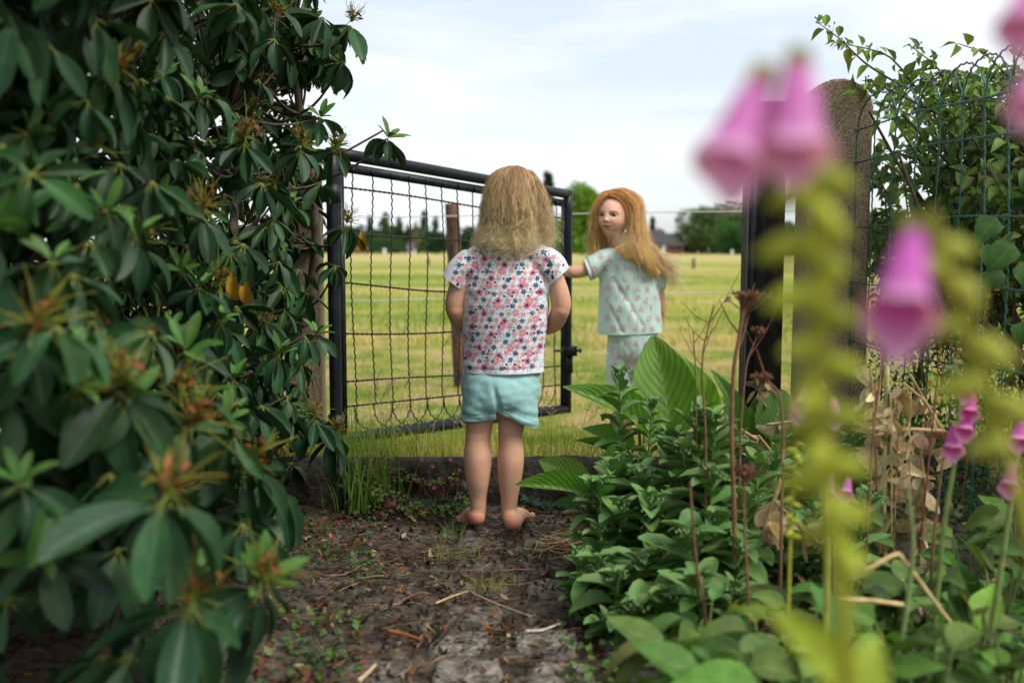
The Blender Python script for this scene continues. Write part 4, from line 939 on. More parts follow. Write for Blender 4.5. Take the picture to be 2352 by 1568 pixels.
# hair
def strands(guides, n, k=16, jit=.006, wave=.004, wl=.05, rad=.0005, cols=None, J_=J, clump=40, wild=.0, lift=0, pairs=True, endvar=.2):
    g = []
    for gd_ in guides:
        p = np.array([J_(*q) for q in gd_]); t0 = np.linspace(0, len(p)-1, k); i0 = np.minimum(t0.astype(int), len(p)-2); f_ = (t0-i0)[:, None]
        q0 = p[np.maximum(i0-1, 0)]; q1 = p[i0]; q2 = p[i0+1]; q3 = p[np.minimum(i0+2, len(p)-1)]
        g.append(.5*((2*q1)+(-q0+q2)*f_+(2*q0-5*q1+4*q2-q3)*f_**2+(-q0+3*q1-3*q2+q3)*f_**3))
    g = np.array(g); G_ = len(g); u = rng.random(n)*(G_-1); t_ = np.linspace(0, 1, k)[None, :]; nc = clump*(G_-1)/G_
    uc = (np.floor(u/(G_-1)*nc)+.5)/nc*(G_-1)+rng.normal(0, .012, n); ut = np.clip(u[:, None]+(uc-u)[:, None]*.85*t_**1.3, 0, G_-1-1e-6)
    i0 = np.minimum(ut.astype(int), G_-2); f_ = (ut-i0)[:, :, None]; kk = np.arange(k)[None]
    p = g[i0, kk]*(1-f_)+g[i0+1, kk]*f_
    cl = np.floor(u/(G_-1)*nc).astype(int)+1000*rng.integers(0, 3, n); ph = (cl*2.399) % 6.28+rng.normal(0, .28, n); wl_ = wl*(.8+.4*((cl*.618) % 1))
    ln = np.linalg.norm(np.diff(g[0], axis=0), axis=1).sum(); s_ = t_*ln
    amp = wave*(.03+1.5*t_**1.4)*(.6+.8*((cl*.77) % 1))[:, None]
    p = p+np.stack([amp*np.sin(s_/wl_[:, None]*6.28+ph[:, None]), .6*amp*np.cos(s_/wl_[:, None]*6.28+ph[:, None]*1.3), .2*amp*np.sin(s_/wl_[:, None]*5+ph[:, None])], -1)
    off = rng.normal(0, jit, (n, 1, 3))*(.35+t_[:, :, None]); p = p+off
    p = p+wild*rng.normal(0, 1, (n, 1, 3))*(t_[:, :, None]**2)
    # vary the length
    e = 1-endvar*rng.random(n)**2; tt = np.linspace(0, 1, k)[None]*e[:, None]*(k-1); ii = np.minimum(tt.astype(int), k-2); ff = (tt-ii)[:, :, None]; a = np.arange(n)[:, None]
    p = p[a, ii]*(1-ff)+p[a, ii+1]*ff
    r0, r1 = cols; c = (np.array(r0)*(1-t_[:, :, None]**1.2)+np.array(r1)*t_[:, :, None]**1.2)*(1+.25*rng.normal(0, 1, (n, 1, 1)))*(1+.24*np.sin(cl*1.7))[:, None, None]
    return p, np.clip(c, .01, .9), rad*np.linspace(1, .45, k)[None]*rng.uniform(.7, 1.2, (n, 1))
def sheet(mb, guides, J_, centre, inset, c0, c1_, k=16, sub=6):
    g = []
    for gd_ in guides:
        p = np.array([J_(*q) for q in gd_]); t0 = np.linspace(0, len(p)-1, k); g.append(np.stack([np.interp(t0, range(len(p)), p[:, a]) for a in range(3)], -1))
    g = np.array(g); G_ = len(g); u = np.linspace(0, G_-1, (G_-1)*sub+1); i0 = np.minimum(u.astype(int), G_-2); f_ = (u-i0)[:, None, None]; p = g[i0]*(1-f_)+g[i0+1]*f_
    d = centre-p; d[:, :, 2] *= .3; p = p+nrm(d)*inset
    n = len(u); i, j = np.meshgrid(np.arange(k-4), np.arange(n-1)); a = (j*k+i).ravel()
    t_ = np.linspace(0, 1, k)[None, :, None]; c = np.broadcast_to(np.array(c0)*(1-t_)+np.array(c1_)*t_, p.shape)
    mb.add(p.reshape(-1, 3), np.stack([a, a+1, a+k+1, a+k], -1), c.reshape(-1, 3))
gB = [[(1165, 389, .05), (1128, 408, .08), (1114, 450, .095), (1110, 500, .09), (1108, 535, .08), (1102, 552, .07)],
      [(1163, 388, .02), (1132, 405, .03), (1113, 450, .03), (1108, 500, .02), (1104, 530, .01), (1092, 552, .0)],
      [(1168, 386, .01), (1143, 402, -.02), (1125, 452, -.04), (1119, 500, -.045), (1117, 532, -.045), (1110, 560, -.058)],
      [(1175, 385, .0), (1160, 402, -.035), (1150, 458, -.060), (1148, 505, -.06), (1148, 538, -.055), (1150, 564, -.066)],
      [(1182, 385, .0), (1184, 402, -.04), (1182, 458, -.066), (1180, 505, -.065), (1182, 540, -.06), (1180, 572, -.068)],
      [(1188, 385, .0), (1206, 402, -.035), (1212, 455, -.052), (1208, 500, -.052), (1208, 534, -.05), (1212, 566, -.06)],
      [(1192, 386, .01), (1221, 404, -.01), (1231, 452, -.02), (1226, 500, -.02), (1226, 532, -.02), (1234, 560, -.03)],
      [(1195, 388, .04), (1230, 408, .05), (1237, 450, .06), (1236, 500, .05), (1234, 535, .05), (1238, 552, .05)],
      [(1192, 389, .07), (1222, 410, .10), (1236, 450, .115), (1238, 500, .10), (1236, 530, .09), (1232, 545, .08)]]
rootc, tipc = (.42, .235, .10), (.95, .72, .40)
Jn = lambda x, y, dy=0.: J(1170+(x-1170)*(.93 if x < 1170 else .90), y, dy)
hc = J(1176, 470, .035); mb = MB(); sheet(mb, gB, Jn, hc, .011, (.24, .14, .06), (.6, .40, .2))
for (n, jit, wv, wl, wild, rad, ev) in ((5200, .0032, .0045, .07, .004, .0006, .42), (2200, .006, .009, .05, .009, .00055, .5), (600, .009, .012, .05, .020, .00035, .35)):
    p, c, r_ = strands(gB, n, 22, jit, wv, wl, rad, (rootc, tipc), Jn, 46, wild, 0, True, ev); mb.tubes(p, r_, c, 3)
gX = [g_+[(g_[-1][0]+(g_[-1][0]-1170)*.12, g_[-1][1]+16, g_[-1][2]-.006)] for g_ in gB]
p, c, r_ = strands(gX, 950, 22, .006, .010, .05, .00055, (rootc, tipc), Jn, 30, .008, 0, True, .35); mb.tubes(p, r_, c, 3)
# blond lock falling in a wave from the crown, and loose wisps on the right
lock = [[(1196, 388, .0), (1203, 402, -.03), (1192, 432, -.060), (1172, 462, -.072), (1168, 485, -.076), (1186, 512, -.074), (1182, 548, -.074), (1188, 580, -.08)], [(1200, 388, .0), (1212, 404, -.03), (1206, 432, -.058), (1196, 455, -.068), (1206, 478, -.074), (1198, 505, -.074), (1176, 530, -.074), (1196, 572, -.08)], [(1204, 389, .0), (1220, 406, -.03), (1212, 440, -.055), (1220, 470, -.066), (1224, 500, -.07), (1214, 540, -.07), (1226, 570, -.07)]]
p, c, r_ = strands(lock, 230, 22, .0022, .004, .05, .0006, ((.42, .25, .10), (.92, .66, .33)), Jn, 5, .004); mb.tubes(p, r_, c, 3)
fly = [[(1222, 395, .02), (1245, 425, .02), (1262, 470, .01), (1262, 510, .0), (1270, 545, .01)], [(1228, 410, .02), (1240, 440, .02), (1248, 490, .01), (1256, 530, .0), (1258, 575, .0)]]
p, c, r_ = strands(fly, 520, 18, .011, .013, .04, .0004, ((.5, .33, .16), (.92, .68, .38)), Jn, 40, .016); mb.tubes(p, r_, c, 3)
mb.build('hair', M_hair, c1)

# ---- faces
def make_head(centre, rot, gaze, rx=.067, ry=.083, rz=.1, hairc=(.36, .15, .045)):
    """returns MB with the sculpted head and list of eye builders; face looks along local -Y"""
    nu, nv = 150, 130; th = np.linspace(0, 2*math.pi, nu, endpoint=False); ph = np.linspace(.02, math.pi-.02, nv); TH, PH = np.meshgrid(th, ph)
    X = np.sin(PH)*np.sin(TH); Y = -np.sin(PH)*np.cos(TH); Z = np.cos(PH)
    x, y, z = X*rx, Y*ry, Z*rz; fr = sm(-.1, .5, -Y)      # front weight
    jaw = 1-.30*sm(-.25, -1.0, Z)*(.5+.5*fr); x = x*jaw; y = np.where(Y > 0, y*(1-.25*sm(-.3, -1, Z)), y)
    def g(cx, cz, sx, sz): return np.exp(-((x-cx)/sx)**2-((z-cz)/sz)**2)*fr
    d = np.zeros_like(x)
    d += .003*g(0, .045, .04, .03) + .0025*(g(-.026, .016, .018, .006)+g(.026, .016, .018, .006))       # forehead, brows
    d -= .0065*(g(-.0275, .000, .016, .010)+g(.0275, .000, .016, .010))                                 # sockets
    d += .006*g(0, -.004, .0075, .014) + .0125*g(0, -.0215, .0085, .0085) + .005*(g(-.0085, -.025, .005, .005)+g(.0085, -.025, .005, .005))
    d += .005*(g(-.034, -.030, .020, .018)+g(.034, -.030, .020, .018))                                  # cheeks
    d += .0035*g(0, -.048, .022, .012) + .0030*g(0, -.0435, .015, .0035)+.0034*g(0, -.0535, .013, .004) - .0035*g(0, -.0485, .018, .0016)
    d += .006*g(0, -.080, .018, .014) - .003*g(0, -.065, .016, .005)
    # eye openings
    def alm(cx): 
        u = (x-cx)/.0155; return np.clip(1-u**2, 0, 1)**.6*.0062, u
    op = np.zeros_like(x); lid = np.zeros_like(x)
    for cx in (-.0275, .0275):
        hh, u = alm(cx); zz = z-.0005-.001*np.sign(cx)*u; inside = sm(1.25, .85, np.abs(zz)/np.maximum(hh, 1e-4))*(np.abs(u) < 1)*(fr > .3); op = np.maximum(op, inside)
        lid = np.maximum(lid, np.exp(-((zz-hh)/.0012)**2)*(np.abs(u) < 1.05)*(fr > .3)); lid = np.maximum(lid, .45*np.exp(-((zz+hh)/.0009)**2)*(np.abs(u) < 1)*(fr > .3))
    d -= .008*op
    nrm0 = nrm(np.stack([x/rx**2, y/ry**2, z/rz**2], -1)); v = np.stack([x, y, z], -1)+np.stack([0*d, -d, 0*d], -1)*fr[..., None]**.3
    c = np.broadcast_to(SK*np.array((1.24, 1.34, 1.42)), v.shape).copy()
    def blend(m_, t_):
        nonlocal c
        c = c*(1-m_[..., None])+np.array(t_)*m_[..., None]
    blend(.35*(g(-.036, -.03, .018, .016)+g(.036, -.03, .018, .016)), (.66, .28, .22)); blend(.4*g(0, -.022, .01, .009), (.68, .30, .24))
    lipw = .0185; ul = sm(.0055, .003, np.abs(z+.0440))*(np.abs(x) < lipw)*fr*sm(lipw, lipw*.7, np.abs(x)); ll = sm(.0062, .0035, np.abs(z+.0530))*sm(.016, .011, np.abs(x))*fr
    blend(.75*np.clip(ul+ll, 0, 1), (.52, .19, .17)); blend(.9*sm(.0020, .0008, np.abs(z+.0486-.15*np.abs(x)*.3))*sm(.02, .016, np.abs(x))*fr, (.10, .03, .03))
    blend(.8*np.clip(np.exp(-((z-.0165+((np.abs(x)-.026)/.03)**2*.004)/.0026)**2)*sm(.018, .012, np.abs(np.abs(x)-.028))*fr, 0, 1), (.33, .15, .07))
    blend(.85*np.clip(lid, 0, 1), (.07, .035, .025)); blend(.8*op, (.35, .2, .17)); blend(.7*(np.exp(-((np.abs(x)-.006)/.0022)**2-((z+.0285)/.0016)**2)*fr), (.14, .05, .04))
    # scalp colour outside the hairline
    hl = .064+.008*np.cos(x*40)-.9*np.maximum(np.abs(x-.002)-.035, 0); sc = np.where((z > hl) | (y > -.012), 1., 0.)*np.where((z < -.045) & (y < .05), 0, 1); blend(sc, hairc)
    i, j = np.meshgrid(np.arange(nu), np.arange(nv-1)); a = (j*nu+i).ravel(); b_ = (j*nu+(i+1) % nu).ravel()
    v = v.reshape(-1, 3) @ rot.T + centre
    mb = MB(); mb.add(v, np.stack([a, b_, b_+nu, a+nu], -1)[:, ::-1], c.reshape(-1, 3)); k = len(v)
    # ears
    for s_ in (-1, 1):
        t_ = np.linspace(0, 6.28, 18); ep = np.stack([s_*(rx*.985+.006+.003*np.sin(t_)), .006+.010*np.cos(t_)+.004*np.sin(t_), -.006+.022*np.sin(t_)+.003*np.cos(t_)], -1)@rot.T+centre
        mb.tubes(ep, .0042, SK*np.array((1.1, .9, .85)), 8)
        e0 = np.array((s_*(rx*.97), .008, -.006))@rot.T+centre; ch = chain([e0-np.array((0, 0, .012)), e0+np.array((0, 0, .012))], [RY(.004, .008), RY(.004, .009)], 10); mb.add(ch[0], ch[1], SK*np.array((1, .8, .75)))
    eyes = []
    for s_ in (-1, 1):
        e = MB(); n1_, n2_ = 20, 24; ph = np.linspace(.0, math.pi, n1_); th = np.arange(n2_)/n2_*6.28318; PH, TH = np.meshgrid(ph, th, indexing='ij'); r_ = .0125
        gz_ = nrm(np.array(gaze)); q = np.array((0, 0, 1.)); sx_ = nrm(np.cross(gz_, q)); ux = np.cross(sx_, gz_)
        pts = r_*(np.cos(PH)[..., None]*gz_+np.sin(PH)[..., None]*(np.cos(TH)[..., None]*sx_+np.sin(TH)[..., None]*ux)); an = PH
        cc = np.where((an < .34)[..., None], (.008, .006, .006), np.where((an < .66)[..., None], (.05, .035, .025), (.42, .38, .36)))
        yy = -math.sqrt(max(0, 1-(.0275/rx)**2))*ry+.0155
        pts = pts.reshape(-1, 3)+np.array((s_*.0275, yy, .0)); pts = pts@rot.T+centre
        i, j = np.meshgrid(np.arange(n2_), np.arange(n1_-1)); a = (j*n2_+i).ravel(); b_ = (j*n2_+(i+1) % n2_).ravel(); e.add(pts, np.stack([a, b_, b_+n2_, a+n2_], -1), cc.reshape(-1, 3)); eyes.append(e)
    return mb, eyes
M_eye = mat('eye', attr=True, rough=.12, spec=.6)
def rotz(a, pitch=0, roll=0): return np.array((Matrix.Rotation(a, 3, 'Z') @ Matrix.Rotation(pitch, 3, 'X') @ Matrix.Rotation(roll, 3, 'Y')))
# child 1: face looks ahead (away from the camera) and down
hmb, eyes = make_head(J(1177, 468, .035), rotz(math.pi, R(14)), (0, -1, -.2), .068, .082, .095, (.16, .09, .04))
bmb = MB(); mesh_to_mb(bmb, c1.data)
for a, b_, c_, u_, m_ in zip(hmb.v, hmb.f, hmb.c, hmb.u, hmb.m):
    bmb.v.append(a); bmb.c.append(c_); bmb.u.append(u_)
off0 = bmb.n
for b_, m_ in zip(hmb.f, hmb.m): bmb.f.append(b_+off0); bmb.m.append(m_)
bmb.n += hmb.n
tmp = bmb.build('tmpbody', M_skin); c1.data = tmp.data; bpy.data.objects.remove(tmp)
for e in eyes: e.build('eye', M_eye, c1)

# ================================================================ CHILD 2 (red hair, looking back)
D2 = 4.3
def K(vx, vy, dy=0.): return P(vx, vy, D2+dy)
gzl = lambda p_: float(field_z(p_[0], p_[1]))
footL = K(1432, 1060, .10); footL[2] = gzl(footL)+.03; footR = K(1492, 1060, .02); footR[2] = gzl(footR)+.03
parts = [
 chain([K(1452, 800), K(1450, 760), K(1446, 700), K(1442, 650), K(1438, 600), K(1432, 572)], [RY(.080, .065), RY(.080, .065), RY(.078, .06), RY(.084, .058), RY(.080, .05), RY(.045, .040)], 22),
 chain([K(1430, 590), K(1420, 560, -.005), K(1412, 530, -.005)], [.044, .036, .036]),
 chain([K(1402, 600), K(1366, 612, -.008), K(1335, 622, -.02), K(1316, 625, -.025)], [.028, .029, .029, .027]), chain([K(1318, 625, -.025), K(1313, 624, .02), K(1306, 621, .08), K(1301, 618, .12)], [.027, .026, .022, .019]),
 chain([K(1482, 606), K(1506, 650, .0), K(1515, 690, .01), K(1515, 712, .012)], [.028, .027, .027, .027]), chain([K(1515, 710, .012), K(1510, 740, .05), K(1500, 765, .09)], [.027, .023, .018]),
 chain([K(1425, 790), K(1424, 840), K(1424, 885, .01), K(1428, 925, .03), K(1434, 975, .05), footL+np.array((-.005, -.01, .06)), footL+np.array((0, 0, .01))], [.050, .044, .039, .039, .038, .026, .027]),
 chain([K(1485, 790), K(1490, 840), K(1492, 885), K(1493, 925), K(1493, 975), footR+np.array((0, 0, .06)), footR+np.array((0, 0, .01))], [.050, .044, .039, .039, .038, .026, .027]),
 chain([footL, footL+np.array((-.04, .06, -.008)), footL+np.array((-.075, .115, -.015))], [RY(.028, .028), RY(.028, .024), RY(.034, .015)]), chain([footR, footR+np.array((.03, .065, -.008)), footR+np.array((.05, .13, -.015))], [RY(.028, .028), RY(.028, .024), RY(.034, .015)])]
dL = nrm(np.array((-.55, .83, 0))); dR = nrm(np.array((.36, .93, 0)))
parts += toes(footL+np.array((-.085, .13, -.015)), dL, side(dL), .01, 0); parts += toes(footR+np.array((.057, .148, -.015)), dR, -side(dR), .01, 0)
parts += hand(K(1301, 618, .118), (.12, .95, -.05), np.array((-1., .1, 0)), flip=1, curl=1.0); parts += hand(K(1500, 765, .09), (-.5, .6, -.5), np.array((-.5, -.6, 0)), flip=-1, curl=.6)
me = fuse(parts, .0036, 5, 'body'); setcol(me, skinc([(K(1316, 628), .03, (1, .85, .8)), (K(1515, 712), .03, (1, .8, .75))]))
bmb = MB(); mesh_to_mb(bmb, me); hmb, eyes = make_head(K(1409, 497, .0), rotz(R(-27), R(-3), R(2)), (.34, -.94, .02))
off0 = bmb.n
for a, b_, c_, u_, m_ in zip(hmb.v, hmb.f, hmb.c, hmb.u, hmb.m): bmb.v.append(a); bmb.c.append(c_); bmb.u.append(u_); bmb.f.append(b_+off0); bmb.m.append(m_)
bmb.n += hmb.n; c2 = tag(bmb.build('person', M_skin), 'red haired child in mint pyjamas with pink letters looking back over the shoulder', 'child')
for e in eyes: e.build('eye', M_eye, c2)
# pyjama top
me = fuse([chain([K(1446, 800), K(1446, 762), K(1446, 725), K(1445, 680), K(1442, 640), K(1440, 596), K(1438, 560)], [RY(.144, .100), RY(.141, .098), RY(.136, .094), RY(.133, .088), RY(.125, .082), RY(.108, .072), RY(.056, .052)], 30),
   chain([K(1408, 596), K(1378, 602, -.005), K(1356, 616, -.012), K(1340, 624, -.015)], [.055, .052, .049, .047], 18), chain([K(1476, 596), K(1500, 620, .0), K(1510, 642, .0), K(1513, 652, .002)], [.050, .044, .039, .036], 18)], .0042, 8, 'pyjama_top')
def wr3(co, no):
    x, y, z = co.T; a = K(1440, 690); d = .0048*np.array([noise.noise(Vector((q[0]*9-q[2]*5, q[1]*6, q[2]*7+q[0]*6))) for q in co]); d += .0035*fbm(co, 26, 2, (1.2, 1, .8))
    for (p, q, r_) in ((K(1405, 640), K(1470, 745), .010), (K(1395, 700), K(1425, 760), .008), (K(1460, 640), K(1440, 690), .008)):
        ab = (q-p)[[0, 2]]; pp = co[:, [0, 2]]-p[[0, 2]]; t_ = np.clip(pp@ab/(ab@ab), 0, 1); ds = np.linalg.norm(pp-t_[:, None]*ab, axis=1); d -= .0045*np.exp(-(ds/r_)**2)*(y < D2)
    return d
displace(me, wr3)
pL = (K(1334, 590)+K(1357, 640))/2; nL = nrm(np.cross(K(1357, 648)-K(1336, 588), (0, 1, 0))); nL = nL if nL[0] < 0 else -nL
cut(me, [(K(1446, 764), (0.04, 0, -1), None), (pL, nL, lambda co: co.x < K(1385, 600)[0] and co.z > K(0, 680)[2])])
MT = np.array((.56, .74, .68)); setcol(me, lambda co: MT); polish(me)
bm_ = bmesh.new(); bm_.from_mesh(me); bvh = BVHTree.FromBMesh(bm_); bm_.free(); pm = MB()
def glyph_mesh(ch, grow, size):
    cu = bpy.data.curves.new('g', 'FONT'); cu.body = ch; cu.size = size; cu.align_x = 'CENTER'; cu.align_y = 'CENTER'; cu.offset = grow; cu.resolution_u = 2
    o = bpy.data.objects.new('g', cu); C.objects.link(o); dg = bpy.context.evaluated_depsgraph_get(); m_ = bpy.data.meshes.new_from_object(o.evaluated_get(dg)); bpy.data.objects.remove(o)
    return np.array([v.co[:2] for v in m_.vertices]), [tuple(p.vertices) for p in m_.polygons]
GL_ = {ch: (glyph_mesh(ch, .0017, .030), glyph_mesh(ch, .0004, .030)) for ch in 'AMBLCRIGDS'}
def letters(bvh, pm, tow, us, vs, off, org):
    r_ = 0
    for v in vs:
        for u in us:
            ch = random.choice('AMBLCRIGDSA'); ro = random.uniform(-.5, .5); uu = u+(r_*.37 % 1)*.043+random.uniform(-.009, .009); vv = v+random.uniform(-.008, .008)
            for li, ((pts, tri), c) in enumerate(zip(GL_[ch], ((.58, .27, .33), (.78, .55, .59)))):
                vsl = []; ok_ = len(pts) > 0
                for (a, b_) in pts:
                    a2, b2 = a*math.cos(ro)-b_*math.sin(ro), a*math.sin(ro)+b_*math.cos(ro)
                    h = bvh.ray_cast(Vector((uu+a2, org-tow*off, vv+b2)), Vector((0, tow, 0)))
                    if h[0] is None or abs(h[1][1]) < .2: ok_ = False; break
                    vsl.append(np.array(h[0])-np.array((0, tow, 0))*(.0010+li*.0007))
                if ok_ and np.ptp(np.array(vsl)[:, 1]) < .03:
                    by = {}
                    for t_ in tri: by.setdefault(len(t_), []).append(t_)
                    b0 = pm.n; first = True
                    for k_, fs in by.items():
                        if first: pm.add(vsl, fs, c, None, 1); first = False
                        else: pm.f.append(np.array(fs)+b0); pm.m.append(np.full(len(fs), 1))
        r_ += 1
us = np.arange(K(1330, 600)[0], K(1530, 600)[0], .043); vs_ = np.arange(K(0, 775)[2], K(0, 575)[2], .043)
letters(bvh, pm, 1, us, vs_, 1., D2); letters(bvh, pm, -1, us, vs_, 1., D2)
smb = MB(); mesh_to_mb(smb, me); o0 = smb.n
for a, c_, u_ in zip(pm.v, pm.c, pm.u): smb.v.append(a); smb.c.append(c_); smb.u.append(u_)
for f_, m_ in zip(pm.f, pm.m): smb.f.append(f_+o0); smb.m.append(m_)
smb.n += pm.n
top2 = smb.build('pyjama_top', [M_satin, M_satin], c2)
# piping at the sleeve
mb = MB(); ax1 = nrm(K(1357, 648)-K(1336, 588)); 
cen = (K(1339, 592)+K(1361, 642))/2+np.array((.012, 0, 0)); ring = [];
for a in np.linspace(0, 6.283, 49):
    dv = ax1*math.cos(a)+np.array((0, 1, 0))*math.sin(a); h = bvh.ray_cast(Vector(cen+dv*.12), Vector(-dv)); 
    if h[0] is not None and np.linalg.norm(np.array(h[0])-cen) < .072: ring.append(np.array(h[0])+dv*.001)
if len(ring) > 10: mb.tubes(np.array(ring), .0016, (.35, .08, .14), 5); mb.build('sleeve_piping', M_satin, top2)
# pyjama shorts
me = fuse([chain([K(1452, 750), K(1453, 780), K(1455, 810), K(1456, 825)], [RY(.108, .088), RY(.112, .092), RY(.112, .092), RY(.09, .08)], 26), chain([K(1428, 800), K(1424, 840), K(1423, 880), K(1423, 905)], [RY(.062, .075), RY(.060, .07), RY(.056, .064), RY(.056, .064)], 20), chain([K(1486, 800), K(1492, 840), K(1494, 880), K(1495, 905)], [RY(.062, .075), RY(.060, .07), RY(.056, .064), RY(.056, .064)], 20)], .0045, 6, 'pyjama_shorts')
displace(me, lambda co, no: .005*fbm(co, 18, 6, (1.4, 1, .6))+.0025*fbm(co, 40, 3)); cut(me, [(K(1424, 882), (0, 0, -1), None)]); setcol(me, lambda co: MT*.93); polish(me)
bm_ = bmesh.new(); bm_.from_mesh(me); bvh = BVHTree.FromBMesh(bm_); bm_.free(); pm = MB(); letters(bvh, pm, 1, us, np.arange(K(0, 875)[2], K(0, 768)[2], .043), 1., D2)
smb = MB(); mesh_to_mb(smb, me); o0 = smb.n
for a, c_, u_ in zip(pm.v, pm.c, pm.u): smb.v.append(a); smb.c.append(c_); smb.u.append(u_)
for f_, m_ in zip(pm.f, pm.m): smb.f.append(f_+o0); smb.m.append(m_)
smb.n += pm.n; smb.build('pyjama_shorts', [M_satin, M_satin], c2)
# red hair
gR = [[(1399, 449, -.054), (1418, 455, -.060), (1437, 478, -.052), (1444, 512, -.048), (1440, 540, -.050), (1430, 562, -.085), (1412, 574, -.095)],
      [(1399, 446, -.050), (1422, 446, -.056), (1446, 471, -.052), (1455, 510, -.058), (1456, 545, -.07), (1450, 570, -.085), (1440, 590, -.09)],
      [(1400, 442, -.035), (1428, 440, -.050), (1456, 468, -.055), (1460, 510, -.058), (1460, 550, -.070), (1468, 585, -.095), (1484, 612, -.095)],
      [(1402, 439, .0), (1434, 438, -.015), (1466, 464, -.025), (1469, 510, -.045), (1472, 555, -.065), (1486, 596, -.085), (1504, 632, -.085)],
      [(1404, 440, .03), (1440, 439, .02), (1472, 462, .01), (1475, 505, -.01), (1482, 550, -.035), (1498, 590, -.055), (1516, 622, -.06)],
      [(1404, 442, .06), (1436, 446, .07), (1464, 470, .065), (1470, 510, .05), (1474, 550, .03), (1484, 578, .02), (1496, 598, .0)]]
gLf = [[(1398, 448, -.054), (1384, 456, -.056), (1371, 473, -.048), (1366, 500, -.035), (1367, 540, -.03), (1360, 575, -.02), (1354, 598, -.01)],
       [(1398, 445, -.04), (1382, 452, -.035), (1370, 475, -.02), (1364, 505, -.01), (1362, 545, .0), (1366, 580, .0), (1364, 604, -.005)],
       [(1400, 440, .01), (1384, 448, .03), (1371, 475, .045), (1367, 510, .05), (1370, 550, .05), (1378, 580, .04), (1376, 600, .04)],
       [(1404, 442, .06), (1396, 455, .085), (1390, 480, .095), (1390, 520, .09), (1394, 555, .07), (1400, 580, .06), (1402, 590, .05)]]
h2 = K(1414, 500, .0); mb = MB(); rc, tc_ = (.80, .29, .065), (.94, .50, .15)
sheet(mb, gR, K, h2, .008, (.50, .19, .05), (.6, .30, .10)); sheet(mb, gLf, K, h2, .008, (.50, .19, .05), (.6, .30, .10))
for g_, n in ((gR, 4200), (gLf, 2000)):
    p, c, r_ = strands(g_, n, 18, .0026, .005, .10, .0008, (rc, tc_), K, 26, .005, 0, True, .3); mb.tubes(p, r_, c, 3)
    p, c, r_ = strands(g_, n//5, 18, .010, .010, .09, .0006, ((.75, .33, .10), (.94, .62, .28)), K, 22, .020, 0, True, .4); mb.tubes(p, r_, c, 3)
wind = [[(1470, 530, -.03), (1492, 560, -.03), (1515, 585, -.02), (1540, 600, -.02), (1562, 605, -.02)], [(1478, 560, -.04), (1500, 590, -.05), (1522, 620, -.05), (1542, 640, -.04), (1552, 665, -.04)]]
p, c, r_ = strands(wind, 700, 18, .012, .008, .07, .0006, ((.6, .33, .12), (.9, .70, .42)), K, 14, .022, 0, True, .5); mb.tubes(p, r_, c, 3)
mb.build('hair', M_hair, c2)
# ================================================================ RHODODENDRON
T_rho = [leaf_tpl(6, 4, f_, b_, .012, 'obov') for f_, b_ in ((.25, .5), (.35, .9), (.15, .25), (.4, -.15))]
T_rho2 = [leaf_tpl(4, 2, f_, b_, 0, 'obov') for f_, b_ in ((.3, .5), (.3, 1.0), (.2, .2))]
rho = thing('rhododendron_bush', (-1.15, 2.4, 0), 'large dark green rhododendron bush with drooping leathery leaves and faded flower trusses on the left', 'bush')
def whorl(mb, sm_, pos, size, n, c, axis, droop, tpls, young=0):
    axis = nrm(axis); a0 = rng.random()*6.28; e1 = nrm(np.cross(axis, (0.3, .2, 1.))); e2 = np.cross(axis, e1)
    az = a0+np.arange(n)*2.399; el = rng.uniform(-droop, -droop+.75, n)
    d = (np.cos(az)[:, None]*e1+np.sin(az)[:, None]*e2)*np.cos(el)[:, None]+axis*np.sin(el)[:, None]; d[:, 2] -= .25; d = nrm(d)
    up = nrm(axis+rng.normal(0, .35, (n, 3))+np.array((0, 0, .3)))
    ln = size*rng.uniform(.72, 1.12, n); wd = ln*rng.uniform(.33, .44, n); T = pos+d*.014
    Mx = scaleM(frames(d, up), wd, ln); wh = rng.integers(0, len(tpls), n); cc = col(c, n, .25, .08)
    for q in range(len(tpls)):
        s_ = wh == q
        if s_.any(): mb.inst(tpls[q], Mx[s_], T[s_], cc[s_])
    p = np.stack([np.broadcast_to(pos, (n, 3)), T, T+d*.01], 1); sm_.tubes(p, .0013, (.17, .19, .04), 4)
    if young:
        az = a0+np.arange(young)*2.399; el = rng.uniform(.5, 1.1, young)
        d = nrm((np.cos(az)[:, None]*e1+np.sin(az)[:, None]*e2)*np.cos(el)[:, None]+axis*np.sin(el)[:, None]); up = nrm(axis-d*.5+rng.normal(0, .1, (young, 3)))
        ln = size*rng.uniform(.45, .8, young); mb.inst(T_rho[2], scaleM(frames(d, up), ln*.33, ln), pos+d*.005, col((.065, .15, .03), young, .15))
M_truss = mat('faded truss', attr=True, rough=.7, spec=.2, trans=.3)
